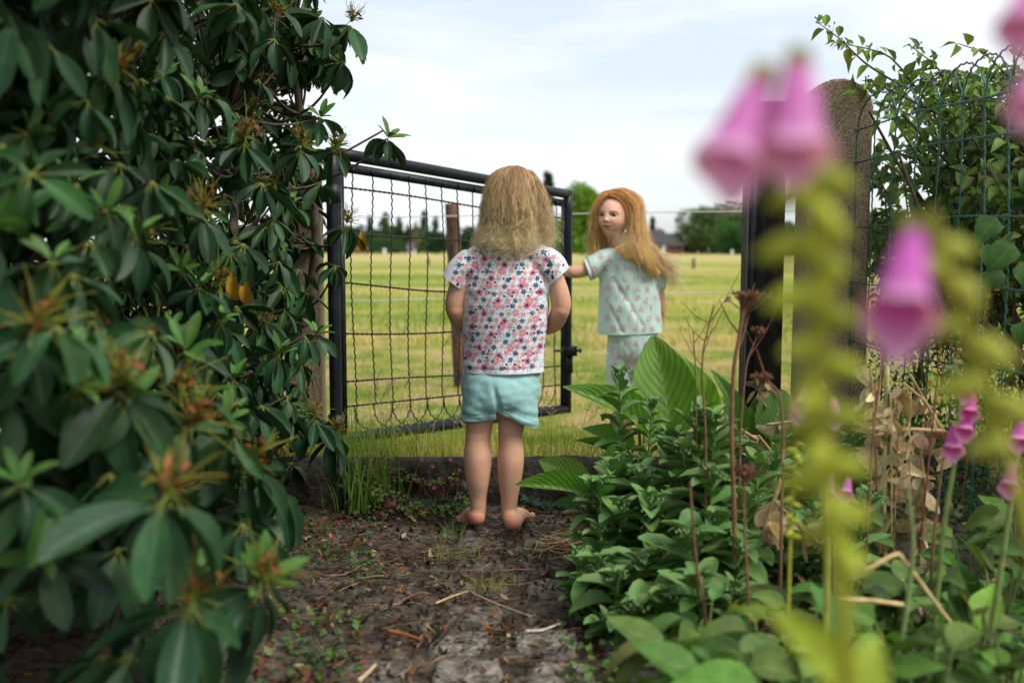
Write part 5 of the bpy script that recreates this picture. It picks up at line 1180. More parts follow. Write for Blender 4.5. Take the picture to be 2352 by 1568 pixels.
def truss(pos, axis, s_, brown=True):
    mb = MB(); n = 34; axis = nrm(axis); d = nrm(rng.normal(0, .75, (n, 3))+axis*1.0); L_ = s_*rng.uniform(.55, 1.1, n); t_ = np.linspace(0, 1, 7)[None, :, None]
    w_ = rng.normal(0, .25, (n, 1, 3)); p = pos+axis*s_*.25*rng.random((n, 1, 1))+d[:, None]*L_[:, None, None]*t_+w_*L_[:, None, None]*t_**2.5*.9
    mb.tubes(p, s_*.022*np.array([[1.3, 1, .8, .7, .6, .6, .4]]), col((.27, .27, .045), n, .25, .1), 4)
    mb.tubes(np.stack([pos, pos+axis*s_*.45]), [s_*.07, s_*.04], (.16, .17, .04), 6)
    if brown:
        k = 9; q = pos+axis*s_*.45+rng.normal(0, .16, (k, 3))*s_; dd = nrm(rng.normal(0, 1, (k, 3))); Mx = scaleM(frames(dd, nrm(rng.normal(0, 1, (k, 3)))), s_*.16+0*q[:, 0], s_*rng.uniform(.2, .45, k)); mb.inst(leaf_tpl(4, 2, .9, 2.2, .2, 'ellip'), Mx, q, col((.21, .075, .032), k, .4))
    mb.build('flower_truss', M_truss, rho)
mb = MB(); st = MB(); stems = []
DG, MG = (.013, .039, .015), (.020, .059, .022)
keys = [(150, 165, 1.75, .105, 8, 1, 0), (262, 185, 1.72, .100, 8, 1, 0), (60, 395, 1.65, .085, 7, 0, 5), (165, 425, 1.62, .085, 7, 0, 5), (465, 500, 2.0, .105, 7, 1, 0), (325, 565, 1.9, .095, 8, 1, 0), (505, 735, 2.1, .09, 8, 0, 7),
 (70, 770, 1.30, .12, 8, 1, 0), (272, 900, 1.36, .115, 8, 1, 0), (405, 905, 1.7, .10, 8, 1, 0), (375, 1150, 1.22, .145, 9, 1, 0), (430, 985, 1.5, .10, 7, 1, 0), (575, 1075, 1.7, .11, 8, 1, 0), (430, 1395, 1.25, .13, 8, 1, 0), (590, 1350, 1.42, .105, 8, 1, 6),
 (805, 60, 3.0, .125, 8, 1, 0), (742, 40, 2.9, .12, 9, 0, 0), (890, 318, 3.08, .10, 7, 0, 7), (735, 270, 2.9, .095, 9, 0, 6), (768, 345, 3.0, .10, 9, 1, 5), (455, 225, 2.2, .09, 8, 0, 6), (795, 520, 3.1, .10, 8, 1, 0), (705, 672, 3.1, .10, 8, 0, 4), (727, 768, 2.9, .09, 7, 0, 6), (725, 965, 2.85, .11, 9, 1, 0), (768, 1000, 2.9, .11, 9, 1, 0), (690, 345, 2.7, .10, 8, 1, 0),
 (545, 10, 1.95, .095, 7, 0, 0), (630, 90, 2.5, .10, 8, 0, 0), (785, 140, 3.05, .115, 7, 0, 0), (700, 770, 2.75, .10, 9, 0, 0), (640, 815, 2.4, .105, 9, 0, 5), (640, 600, 2.6, .10, 9, 0, 0), (5, 330, 1.5, .09, 7, 0, 0), (35, 40, 1.35, .11, 7, 0, 0), (215, 40, 1.6, .11, 7, 0, 0), (380, 70, 1.85, .10, 8, 0, 0), (110, 100, 1.5, .09, 7, 0, 0),
 (735, 420, 2.95, .10, 9, 0, 0), (770, 610, 3.05, .09, 8, 0, 0), (560, 330, 2.3, .10, 9, 1, 0), (600, 420, 2.4, .10, 8, 0, 0), (560, 560, 2.3, .10, 9, 0, 0), (600, 930, 2.3, .11, 9, 0, 0), (650, 1130, 2.3, .12, 8, 0, 0), (610, 1230, 2.0, .11, 6, 0, 0), (500, 900, 2.0, .10, 9, 0, 0), (20, 900, 1.3, .13, 8, 0, 0), (210, 1010, 1.45, .12, 8, 0, 0), (120, 1050, 1.4, .12, 7, 0, 0), (545, 1390, 1.45, .12, 6, 0, 0), (300, 1500, 1.25, .12, 6, 0, 0), (85, 1180, 1.5, .12, 8, 0, 0), (270, 1260, 1.45, .12, 8, 0, 0)]
for (vx, vy, d_, s_, n, tr, yg) in keys:
    p = P(vx, vy, d_); ax_ = np.array((.45, -.45, 1.0))+rng.normal(0, .15, 3); whorl(mb, st, p, s_*(1.0 if vy > 850 else .86), n, MG, ax_, .95, T_rho, yg); stems.append(p)
    if tr: truss(p+nrm(ax_)*.012, ax_, .065 if d_ < 2.4 else .055)
# leaf layers filling the bush
edge = lambda vy: np.interp(vy, [-400, 0, 80, 150, 190, 230, 290, 400, 450, 550, 700, 830, 920, 1010, 1080, 1220, 1310, 1400, 1568, 2200], [800, 790, 815, 800, 790, 722, 770, 770, 765, 745, 755, 725, 735, 768, 690, 655, 625, 595, 590, 560])
def vpx(p):
    x, y, z = p[0], p[1], p[2]-CAM_H; dep = y*cp-z*sp; return 1176+x/dep*FOC, 784-(y*sp+z*cp)/dep*FOC
cnt = 0; tries = 0
while cnt < 2500 and tries < 80000:
    tries += 1; y = random.uniform(1.25, 3.75); z = random.uniform(.06, 2.25); dep_ = random.random()**1.4*1.25
    face = -.60+.16*math.exp(-((z-.38)/.28)**2)*math.exp(-((y-1.5)/.7)**2)+.07*noise.noise(Vector((y*2.2, z*2.4, 1)))
    p = np.array((face-dep_-.03, y, z)); vx, vy = vpx(p)
    if vx > edge(vy)-34 or np.hypot(p[0], y) < 1.32 or p[0] < -1.05*y-.3: continue
    if z > 1.25 and y > 2 and random.random() < (.04 if z < 1.5 else .12): continue
    if z < .30 and y < 2.1 and random.random() < .4: continue
    if vx > 560 and 560 < vy < 1000 and dep_ > .35 and random.random() < .65: continue
    s_ = random.uniform(.062, .098)*(1.1 if y < 1.9 else .92); deep = dep_ > .28
    c_ = [DG, MG, (.024, .068, .019)][random.randrange(3)]
    whorl(mb, st, p, s_, random.randint(5, 8), c_, np.array((.45, -.3, .9))+rng.normal(0, .3, 3), random.uniform(.6, 1.1), T_rho2 if deep else T_rho, 5 if (not deep and random.random() < .22) else 0); stems.append(p); cnt += 1
    if not deep and random.random() < .05 and y > 1.6: truss(p+np.array((0, 0, .012)), np.array((.3, -.3, 1)), .05)
# a few yellowing leaves
for (vx, vy, d_) in ((530, 640, 2.2), (372, 820, 1.75), (585, 80, 2.5), (830, 545, 3.1), (560, 655, 2.3)):
    dd = nrm(np.array([[.1, -.1, -1.]])); mb.inst(T_rho[1], scaleM(frames(dd, np.array([[.2, -1., 0]])), [.028], [.07]), P(vx, vy-14, d_)[None], np.array([[.36, .20, .02]]))
mb.build('foliage', M_rho, rho); st.build('leaf_stalk', M_stem, rho)
mb = MB(); t_ = np.linspace(0, 1, 8)[:, None]; trunks = [np.array((random.uniform(-1.5, -.85), random.uniform(1.9, 3.4), 0)) for q in range(9)]; nodes = []
for b0 in trunks:
    e = b0+np.array((random.uniform(-.2, .3), random.uniform(-.4, .4), random.uniform(1.1, 1.9))); p = b0+(e-b0)*t_+np.array((.08, .05, 0))*np.sin(t_*5+b0[1]*9); mb.tubes(p, np.linspace(.024, .009, 8), (1, 1, 1), 8); nodes += [q for q in p[1:]]
nodes = np.array(nodes); S = np.array(stems); tg = []
for p in S:
    dd = np.linalg.norm(nodes-p, axis=1)+np.maximum(nodes[:, 2]-p[2], 0)*2; q = nodes[dd.argmin()]; mid = (p+q)/2+np.array((0, 0, -.06)); tt = np.linspace(0, 1, 7)[:, None]
    tg.append((1-tt)**2*q+2*tt*(1-tt)*mid+tt**2*p)
mb.tubes(np.array(tg), np.linspace(.0055, .0024, 7)[None], (1, 1, 1), 5)
for pts in ([(880, 300), (800, 345), (740, 360)],):
    q = np.array([P(a, b_, 3.05) for a, b_ in pts]); mb.tubes(q, [.003, .004, .005], (1, 1, 1), 6)
mb.build('branch', M_bark, rho)

# ================================================================ RIGHT SHRUB behind the wire fence
T_ov = [leaf_tpl(5, 4, f_, b_, .03, 'ovate') for f_, b_ in ((.35, .5), (.2, .9), (.5, .2))]
rs = thing('leafy_shrub', (1.6, 3.0, 0), 'light green leafy shrub with pointed leaves and dark berries behind the green wire fence', 'shrub')
mb = MB(); br = MB(); be = MB()
def spray(pts, n, ln, c, wob=.02):
    p = np.array(pts); t0 = np.linspace(0, len(p)-1, 12); pp = np.stack([np.interp(t0, range(len(p)), p[:, a]) for a in range(3)], -1); pp[1:-1] = (pp[:-2]+pp[1:-1]*2+pp[2:])/4
    br.tubes(pp, np.linspace(.004, .0012, 12), (.10, .07, .04), 5); tv = nrm(pp[-1]-pp[0])
    u = np.linspace(.22, 1, n); q = np.stack([np.interp(u*11, range(12), pp[:, a]) for a in range(3)], -1); q = np.repeat(q, 2, 0); m_ = len(q)
    sg = np.tile([1, -1], n)[:, None]; s_ = nrm(np.cross(tv, (rng.normal(0, .3), -.6, .7))); d = nrm(tv*.45+s_*sg*.8+rng.normal(0, .35, (m_, 3))+np.array((0, 0, -.15)))
    l_ = ln*rng.uniform(.6, 1.2, m_); Mx = scaleM(frames(d, nrm(np.array((0, -.45, 1.))+rng.normal(0, .4, (m_, 3)))), l_*.44, l_); wh = rng.integers(0, 3, m_); cc = col(c, m_, .25, .1)
    for k_ in range(3):
        z_ = wh == k_
        if z_.any(): mb.inst(T_ov[k_], Mx[z_], (q+d*.006)[z_], cc[z_])
    for k_ in range(n//3):
        b0 = q[rng.integers(m_)]; 
        for w_ in range(6):
            e = b0+rng.normal(0, .010, 3)+np.array((0, 0, .008)); br.tubes(np.stack([b0, e]), .0006, (.09, .05, .04), 3); ch = chain([e, e+np.array((0, 0, .001))], [.0026, .0026], 6); be.add(ch[0], ch[1], (.05, .02, .025))
GC = (.135, .22, .035)
spray([P(2085, 205, 3.3), P(1990, 150, 3.25), P(1925, 85, 3.2), P(1882, 55, 3.2)], 8, .058, GC); spray([P(2140, 250, 3.3), P(2050, 130, 3.2), P(1990, 110, 3.2), P(1925, 100, 3.15)], 9, .050, GC)
spray([P(2200, 230, 3.2), P(2150, 150, 3.1), P(2095, 108, 3.1)], 8, .055, GC); spray([P(2330, 200, 2.9), P(2330, 100, 2.8), P(2350, 60, 2.8)], 6, .06, GC); spray([P(2150, 260, 3.2), P(2010, 190, 3.2), P(1960, 210, 3.2)], 9, .05, GC)
spray([P(2320, 180, 3.0), P(2260, 120, 3.0), P(2200, 100, 3.0)], 5, .055, GC)
cnt = 0
while cnt < 380:
    vx, vy, d_ = random.uniform(1975, 2500), random.uniform(135, 640), random.uniform(2.5, 3.9); p = P(vx, vy, d_)
    if vy < np.interp(vx, [1975, 2100, 2250, 2400], [200, 160, 170, 130]): continue
    fx = F0[0]+(3.27-p[1])*fd[0]/abs(fd[1])
    if p[0] < fx+.04: continue
    L_ = random.uniform(.25, .5); b0 = p+np.array((random.uniform(.1, .45), random.uniform(-.1, .2), -random.uniform(.1, .45))); mid = (p+b0)/2+np.array((.03, 0, .09))
    spray([b0, mid, p], random.randint(6, 10), random.uniform(.050, .072), [GC, (.06, .13, .03), (.12, .19, .04)][random.randrange(3)]); cnt += 1
for q in range(9):
    b0 = np.array((random.uniform(1.5, 2.2), random.uniform(2.7, 3.7), 0)); e = P(random.uniform(2020, 2400), random.uniform(220, 420), b0[1]); t_ = np.linspace(0, 1, 9)[:, None]; br.tubes(b0+(e-b0)*t_+np.array((.07, 0, .0))*np.sin(t_*4+q), np.linspace(.012, .004, 9), (.09, .06, .04), 7)
for (vx, vy, d_, s_) in ((2290, 500, 2.2, .085), (2330, 560, 2.1, .09), (2270, 560, 2.3, .07), (2345, 600, 2.2, .08), (2300, 620, 2.3, .07), (2345, 740, 2.2, .06)):
    dd = nrm(np.array([[random.uniform(-.8, .2), -.3, -.5]])); mb.inst(T_ov[1], scaleM(frames(dd, np.array([[-.2, -.8, .6]])), [s_*.75], [s_]), P(vx, vy, d_+.15)[None], np.array([[.05, .12, .025]]))
mb.build('foliage', M_leaf, rs); br.build('branch', M_stem, rs); be.build('berries', M_stem, rs)
M_fine = M_leaf
bs = thing('broom_shrub', (1.5, 2.7, 0), 'dark fine leaved shrub with small yellow flowers at the foot of the green fence', 'shrub')
mb = MB(); n = 30000; x = rng.uniform(1.16, 2.1, n); y = rng.uniform(1.75, 3.6, n); z = rng.uniform(0, .92, n); s_ = z < .95-.1*np.sin(x*9+y*4); x, y, z = x[s_], y[s_], z[s_]
k_ = np.array([noise.noise(Vector((a*7, b_*7, c_*7))) for a, b_, c_ in zip(x, y, z)]); s_ = (k_ > -.12) & (x > F0[0]+(3.27-y)*fd[0]/abs(fd[1])+.03); x, y, z = x[s_], y[s_], z[s_]; n = len(x); ln = rng.uniform(.012, .030, n)
leafset(mb, np.stack([x, y, z], -1), ln, ln*.38, col((.035, .085, .030), n, .4, .12), .9, T_small, .6, (-.3, -.5, 0)); mb.build('foliage', M_leaf, bs)
mb = MB(); n = 420; b0 = np.stack([rng.uniform(1.2, 2.0, n), rng.uniform(1.8, 3.5, n), rng.uniform(0, .5, n)], -1); e = b0+np.stack([rng.normal(0, .12, n), rng.normal(0, .1, n), rng.uniform(.15, .45, n)], -1); t_ = np.linspace(0, 1, 5)[None, :, None]
mb.tubes(b0[:, None]+(e-b0)[:, None]*t_, .0012, col((.20, .11, .04), n, .3), 4); mb.build('stem', M_stem, bs)
for (vx, vy, d_) in ((2033, 880, 2.95), (2135, 880, 2.9), (2172, 870, 2.9), (2290, 660, 2.7), (2270, 680, 2.8), (2345, 520, 2.7), (1880, 905, 3.2)):
    mb = MB(); p = P(vx, vy, d_); 
    for a in range(6):
        d = np.array([[math.cos(a*1.05), -.3, math.sin(a*1.05)]]); mb.inst(T_small[0], scaleM(frames(d, np.array([[0, -1., .3]])), [.008], [.012]), p[None], np.array([[.75, .48, .02]]))
    mb.build('flower', M_petal, bs)

# ================================================================ broad leaved plants
def bigleaf(mb, st, bx, by, bd_, tx, ty, td, wpx, face=(-.15, -1., .45), bend=.5, fold=.35, c=(.10, .24, .025), prof='canna', wave=.015):
    a, b_ = P(bx, by, bd_), P(tx, ty, td); d = b_-a; L_ = np.linalg.norm(d); wd = wpx/FOC*(bd_+td)/2
    T = leaf_tpl(12, 8, fold, bend, wave, prof); tip = T[0][T[1].max()-4]; 
    # aim so that the bent tip lands on b_
    M0 = frames(d[None], np.array([face])); v = M0[0]@np.array((0, tip[1], tip[2])); ax_ = np.cross(v, d); an = math.acos(np.clip(v@d/np.linalg.norm(v)/L_, -1, 1)); Rm = np.array(Matrix.Rotation(an, 3, Vector(ax_)) if np.linalg.norm(ax_) > 1e-8 else Matrix.Identity(3)); M0 = (Rm@M0[0])[None]
    s_ = L_/math.hypot(tip[1], tip[2]); mb.inst(T, scaleM(M0, [wd], [s_]), a[None], np.array([c])*(1+rng.normal(0, .08, (1, 3))))
    g0 = np.array((a[0]+random.uniform(-.02, .03), a[1]+.02, float(soil_z(a[0], a[1])))) if a[2] > .02 else a-np.array((0, 0, .01)); t_ = np.linspace(0, 1, 6)[:, None]; st.tubes(g0+(a-g0)*t_, np.linspace(.008, .004, 6), (.12, .2, .04), 7)
def canna(label, loc, leaves):
    o = thing('broad_leaf_plant', loc, label, 'plant'); mb = MB(); st = MB()
    for l_ in leaves: bigleaf(mb, st, **l_)
    mb.build('leaf_blade', M_canna, o); st.build('leaf_stalk', M_stem, o)
CL = dict
canna('tall plant with very broad bright green upright leaves, standing before the red haired child', (.42, 2.95, 0), [
 CL(bx=1545, by=1010, bd_=2.9, tx=1500, ty=772, td=2.98, wpx=150, fold=.34, bend=.2, c=(.11, .26, .025), face=(-.1, -1, .1)),
 CL(bx=1610, by=1010, bd_=3.0, tx=1520, ty=798, td=2.98, wpx=105, fold=.35, bend=.75, c=(.13, .28, .02), face=(.75, -.8, .35)),
 CL(bx=1480, by=1000, bd_=2.85, tx=1292, ty=889, td=2.8, wpx=78, fold=.45, bend=.9, face=(-.2, -.8, .9)),
 CL(bx=1468, by=975, bd_=2.92, tx=1365, ty=900, td=2.95, wpx=70, fold=.3, bend=.6, face=(0, -.7, .9)),
 CL(bx=1450, by=1040, bd_=2.83, tx=1338, ty=985, td=2.8, wpx=62, fold=.4, bend=.8, face=(-.2, -.7, .9)),
 CL(bx=1420, by=1050, bd_=2.83, tx=1320, ty=1012, td=2.85, wpx=24, fold=.5, bend=.7, face=(-.2, -.6, .9), c=(.06, .16, .02))])
canna('low broad leaf plant reaching over the kerb beside the child\'s right calf', (.2, 2.75, 0), [
 CL(bx=1352, by=1120, bd_=2.72, tx=1238, ty=1056, td=2.75, wpx=76, fold=.25, bend=.5, face=(-.1, -.9, .6), c=(.10, .23, .025)),
 CL(bx=1350, by=1140, bd_=2.68, tx=1182, ty=1114, td=2.66, wpx=58, fold=.5, bend=.55, face=(-.05, -.8, .8)),
 CL(bx=1365, by=1175, bd_=2.66, tx=1262, ty=1160, td=2.7, wpx=38, fold=.3, bend=.8, face=(0, -.5, 1), c=(.06, .17, .025)),
 CL(bx=1395, by=1110, bd_=2.75, tx=1420, ty=1010, td=2.75, wpx=60, fold=.3, bend=.3, c=(.08, .2, .025))])
canna('broad leaved plant with an arching narrow leaf at the foot of the black timber post', (.72, 2.95, 0), [
 CL(bx=1700, by=1000, bd_=2.95, tx=1632, ty=848, td=3.0, wpx=42, fold=.4, bend=1.1, c=(.09, .2, .03), face=(.2, -1, .4)),
 CL(bx=1770, by=1010, bd_=2.95, tx=1800, ty=895, td=3.0, wpx=105, fold=.2, bend=.35, c=(.09, .21, .03), face=(0, -1, .4)),
 CL(bx=1700, by=1000, bd_=3.0, tx=1668, ty=895, td=3.05, wpx=50, fold=.3, bend=.4, c=(.06, .15, .03)),
 CL(bx=1740, by=1010, bd_=2.98, tx=1745, ty=905, td=3.05, wpx=60, fold=.3, bend=.4, c=(.06, .15, .03))])
canna('single dark broad leaf standing low among the foxglove leaves at right', (1.3, 2.2, 0), [CL(bx=2230, by=1420, bd_=1.95, tx=2195, ty=1285, td=2.0, wpx=75, fold=.3, bend=.3, c=(.06, .15, .02))])

# ================================================================ sedum (fleshy leaved) clumps
T_sed = [leaf_tpl(7, 4, f_, b_, 0, 'obov', tooth=.09) for f_, b_ in ((.35, .5), (.5, .9), (.2, .2))]
def sedum(label, tops, group='fleshy leaved clumps beside the path', c=(.11, .215, .055)):
    cx_ = np.mean([P(*q[:3])[:2] for q in tops], 0); o = thing('sedum_plant', (cx_[0], cx_[1], 0), label, 'plant', group)
    for (vx, vy, d_, s_) in tops:
        mb = MB(); st = MB(); bd_ = MB()
        tpt = P(vx, vy, d_); b0 = np.array((tpt[0]*.7+cx_[0]*.3, tpt[1]*.75+cx_[1]*.25+.04, float(soil_z(tpt[0], tpt[1])))); mid = np.array((b0[0]*.6+tpt[0]*.4, b0[1], tpt[2]*.55)); t_ = np.linspace(0, 1, 14)[:, None]
        p = (1-t_)**2*b0+2*t_*(1-t_)*mid+t_**2*tpt; st.tubes(p, np.linspace(.0048, .003, 14), (.19, .30, .09), 7)
        H = max(tpt[2]-b0[2], .1); npair = int(H/.028)+3; u = np.linspace(.15, .985, npair)
        for q, uu in enumerate(u):
            pos = np.array([np.interp(uu*13, range(14), p[:, a]) for a in range(3)]); az = q*1.571+rng.normal(0, .25)+vx; n = 2 if uu < .9 else 3
            a = az+np.arange(n)*6.283/n; el = .25+.65*uu**2+rng.normal(0, .15, n); d = np.stack([np.cos(a)*np.cos(el), np.sin(a)*np.cos(el), np.sin(el)], -1)
            l_ = 1.5*s_*(1.0-.55*max(0, uu-.75)/.25)*(.65+.35*min(1, uu/.35))*rng.uniform(.85, 1.15, n); Mx = scaleM(frames(d, nrm(np.array((0, 0, 1.))-d*.4+rng.normal(0, .12, (n, 3)))), l_*.54, l_)
            mb.inst(T_sed[rng.integers(3)], Mx, pos+d*.004, col(c, n, .15, .07))
        for k_ in range(26):
            e = tpt+rng.normal(0, .009, 3)*np.array((1.2, 1.2, .5))+np.array((0, 0, .008)); ch = chain([e, e+np.array((0, 0, .002))], [.0028, .0026], 6); bd_.add(ch[0], ch[1], np.array((.17, .30, .12))*random.uniform(.8, 1.2))
        so = st.build('stem', M_stem, o); mb.build('foliage', M_flesh, so); bd_.build('bud_cluster', M_flesh, so)
sedum('thin fleshy leaved stem with pale buds standing in front of the tallest broad leaf', [(1425, 860, 2.62, .05), (1500, 925, 2.6, .045)])
sedum('tallest fleshy leaved clump with pale green bud heads, in front of the broad bright leaves', [(1610, 945, 2.35, .068), (1645, 960, 2.3, .07), (1570, 1040, 2.3, .065), (1690, 1010, 2.4, .07), (1540, 1000, 2.45, .06), (1640, 1090, 2.2, .07)])
sedum('fleshy leaved clump leaning over the path, left of the tall one', [(1405, 1070, 2.4, .06), (1440, 1060, 2.45, .06), (1480, 1085, 2.35, .062), (1375, 1110, 2.35, .055), (1500, 1150, 2.2, .065), (1350, 1150, 2.4, .05), (1430, 1160, 2.25, .06)])
sedum('lowest fleshy leaved clump at the path edge with a small bud head', [(1325, 1275, 2.15, .05), (1375, 1290, 2.1, .055), (1470, 1290, 2.05, .06), (1420, 1330, 2.0, .06), (1520, 1270, 2.05, .06), (1380, 1220, 2.25, .055), (1340, 1335, 2.1, .05), (1465, 1400, 1.9, .055), (1400, 1430, 1.95, .05), (1530, 1370, 1.9, .06)])
sedum('fleshy leaved clump right of the thick brown dry stem', [(1745, 1060, 2.35, .065), (1790, 1045, 2.45, .06), (1720, 1150, 2.15, .07), (1790, 1170, 2.2, .06), (1640, 1200, 2.05, .07), (1580, 1230, 2.0, .07), (1700, 1260, 2.0, .06), (1600, 1330, 1.85, .06), (1690, 1360, 1.85, .055)])
sedum('bluish fleshy leaved clump half hidden behind the yellow green foxglove spike', [(1850, 990, 2.6, .06), (1960, 1010, 2.5, .06), (1990, 1040, 2.4, .065), (1900, 1090, 2.3, .06), (2000, 1150, 2.2, .06), (1870, 1180, 2.1, .06), (1960, 1240, 2.0, .065)])

# ================================================================ dry stems and dead stalks
def drystem(label, pts, d_, r_, head=None, forks=0, c=(.20, .10, .055)):
    base = P(*pts[-1], d_); o = thing('dry_flower_stem', (base[0], base[1], max(0, float(soil_z(base[0], base[1])))), label, 'dry stem', 'dry brown flower stems'); mb = MB()
    p = np.array([P(a, b_, d_) for a, b_ in pts]); p = np.vstack([p, [[p[-1][0]+.01, p[-1][1]+.03, 0.0]]]); t0 = np.linspace(0, len(p)-1, 20); pp = np.stack([np.interp(t0, range(len(p)), p[:, a]) for a in range(3)], -1); pp[1:-1] = (pp[:-2]+pp[1:-1]+pp[2:])/3
    mb.tubes(pp, np.linspace(r_*.6, r_*1.15, 20), c, 7)
    for q in range(forks):
        a = pp[2+q*2 % 8]; e = a+np.array((random.choice((-1, 1))*random.uniform(.02, .07), random.uniform(-.02, .02), random.uniform(.05, .12))); mb.tubes(np.stack([a, (a*.5+e*.5)+np.array((0, 0, -.008)), e]), [r_*.5, r_*.4, r_*.2], c, 5)
    mb.build('stalk', M_stem, o)
    if head:
        mb = MB(); hs = head; 
        for q in range(26):
            e = pp[0]+np.array((rng.normal(0, hs*.5), rng.normal(0, hs*.4), rng.normal(0, hs*.12)+hs*.35)); a = pp[0]-np.array((0, 0, hs*.9))*random.uniform(.3, 1); mb.tubes(np.stack([a, (a+e)/2+np.array((0, 0, -.003)), e]), r_*.22, c, 4)
            n = 10; q_ = e+rng.normal(0, hs*.10, (n, 3)); dd = nrm(rng.normal(0, 1, (n, 3))); mb.inst(T_small[1], scaleM(frames(dd, nrm(rng.normal(0, 1, (n, 3)))), np.full(n, .0045), np.full(n, .007)), q_, col((.17, .075, .05), n, .3))
        mb.build('seed_head', M_dry, o)
drystem('thickest brown dry stem rising through the fleshy clumps to a dark flat seed head', [(1712, 690), (1700, 760), (1684, 850), (1680, 1000), (1688, 1200)], 2.0, .0052, .030, 3)
drystem('thin branched dry stem left of the thick brown one, tips against the meadow', [(1640, 700), (1615, 800), (1612, 860), (1622, 1000)], 2.2, .0028, None, 6)
drystem('thin dry stem leaning behind the tall bright leaf', [(1592, 760), (1598, 850), (1600, 960)], 2.3, .002, None, 3)
drystem('dry stem with small grey seed head against the black timber post', [(1742, 765), (1715, 830), (1708, 900), (1700, 1000)], 2.15, .0026, .018, 2)
drystem('dry brown stem beside the yellow green spike with a small head', [(1755, 870), (1792, 900), (1800, 1000), (1795, 1190)], 1.9, .0032, .016, 1)
drystem('cut bare brown stem ending in the lowest fleshy clump', [(1585, 1105), (1590, 1180), (1600, 1300), (1620, 1390)], 1.75, .0032)
drystem('dry brown stem with reddish drooping head in front of the clumps', [(1715, 1090), (1708, 1130), (1712, 1250), (1720, 1380)], 1.7, .0032, .020, 1)
drystem('dry stem with grey seed head in front of the dead stalks', [(2035, 800), (2020, 870), (2005, 1000), (1990, 1250)], 2.0, .003, .026, 3)
drystem('second dry stem with grey seed head right of the dead stalks', [(2180, 1010), (2165, 1060), (2150, 1180), (2140, 1300)], 1.9, .003, .024, 2)
drystem('long thin reddish dry stem leaning right in front of the fine leaved shrub', [(2165, 700), (2160, 800), (2140, 1000), (2110, 1280)], 2.2, .0024, None, 2, (.22, .07, .04))
def deadplant(label, items, loc):
    o = thing('dead_stalk_plant', loc, label, 'dead plant'); mb = MB(); lf = MB()
    for (pts, d_, r_) in items:
        p = np.array([P(a, b_, d_) for a, b_ in pts]); t0 = np.linspace(0, len(p)-1, 14); pp = np.stack([np.interp(t0, range(len(p)), p[:, a]) for a in range(3)], -1); mb.tubes(pp, np.linspace(r_, r_*.8, 14), col((.46, .34, .17), 1, .15)[0], 8, cap=True)
        for q in range(int(4+2*len(pts))):
            a = pp[rng.integers(2, 13)]; dd = nrm(np.array([[rng.normal(0, .4), rng.normal(0, .3), -1.]])); l_ = random.uniform(.035, .08); lf.inst(T_dead[rng.integers(3)], scaleM(frames(dd, nrm(rng.normal(0, 1, (1, 3))+np.array((0, -1, 0)))), [l_*random.uniform(.07, .14)], [l_]), a[None], col((.50, .38, .22), 1, .35))
    mb.build('stalk', M_dry, o); lf.build('dead_leaf', M_dry, o); return o
T_dead = [leaf_tpl(9, 4, f_, b_, .02, 'lance', twist=tw) for f_, b_, tw in ((.10, 1.2, 1.5), (.16, .6, -2.2), (.08, 1.9, 3.0))]
deadplant('dead tan stalks with curled papery leaves standing behind the foxgloves', [([(2038, 840), (2036, 960), (2030, 1100), (2032, 1330)], 2.3, .006), ([(2090, 860), (2130, 930), (2175, 1000)], 2.4, .004), ([(2170, 990), (2090, 985), (2010, 1000)], 2.3, .005), ([(2000, 850), (2010, 1000), (2020, 1300)], 2.35, .0035), ([(2055, 905), (2060, 1050), (2050, 1300)], 2.4, .004), ([(2110, 1000), (2130, 1150), (2110, 1290)], 2.3, .0035), ([(2075, 880), (2125, 920), (2170, 1000), (2190, 1060)], 2.35, .0035)], (.95, 2.35, 0))
deadplant('bundle of thin upright straw stalks with hanging dry leaves left of the magenta bells', [([(x_+random.uniform(-14, 14), y_), (x_+random.uniform(-8, 8), y_+110), (x_, y_+random.uniform(260, 420))], random.uniform(2.2, 2.6), random.uniform(.0016, .0036)) for x_, y_ in ((1992, 800), (2008, 870), (2022, 830), (2048, 900), (2062, 850), (2078, 960), (2092, 900), (2105, 1000), (2122, 960), (2016, 980))], (.98, 2.4, 0))
deadplant('heap of dead tan leaves and broken stalks at the foot of the black timber post', [([(1760, 975), (1840, 965), (1900, 955)], 2.7, .004), ([(1742, 1000), (1790, 1060), (1820, 1090)], 2.6, .004), ([(1700, 985), (1740, 1010)], 2.8, .005), ([(1735, 860), (1745, 900), (1765, 925)], 3.0, .005), ([(1748, 858), (1775, 900)], 3.0, .0035)], (.7, 2.75, 0))
deadplant('pale dead leaves and straw caught between the fleshy clumps and the foxglove leaves', [([(1795, 1100), (1770, 1170), (1752, 1230)], 2.05, .005), ([(1780, 1150), (1850, 1220), (1930, 1290)], 2.0, .003), ([(1900, 1160), (1890, 1230)], 2.0, .004), ([(2070, 1330), (2110, 1400), (2150, 1480)], 1.8, .004)], (.62, 2.0, 0))
def straw(label, pts, d_, r_):
    p = np.array([P(a, b_, dd) for (a, b_), dd in zip(pts, d_)]); mb = MB(); t0 = np.linspace(0, len(p)-1, 16); pp = np.stack([np.interp(t0, range(len(p)), p[:, a]) for a in range(3)], -1); mb.tubes(pp, r_, (.58, .42, .20), 8, cap=True); tag(mb.build('straw_stalk', M_stem), label, 'straw', 'bent straw stalks')
straw('bright bent straw stalk folded in the middle among the foxglove leaves', [(1985, 1312), (2062, 1268), (2100, 1318), (2160, 1400), (2195, 1445)], (1.5, 1.5, 1.52, 1.56, 1.6), .0036)
straw('fainter straw stalk lying low behind the yellow green spike', [(1920, 1375), (2000, 1378), (2075, 1388)], (1.5, 1.5, 1.5), .0035)
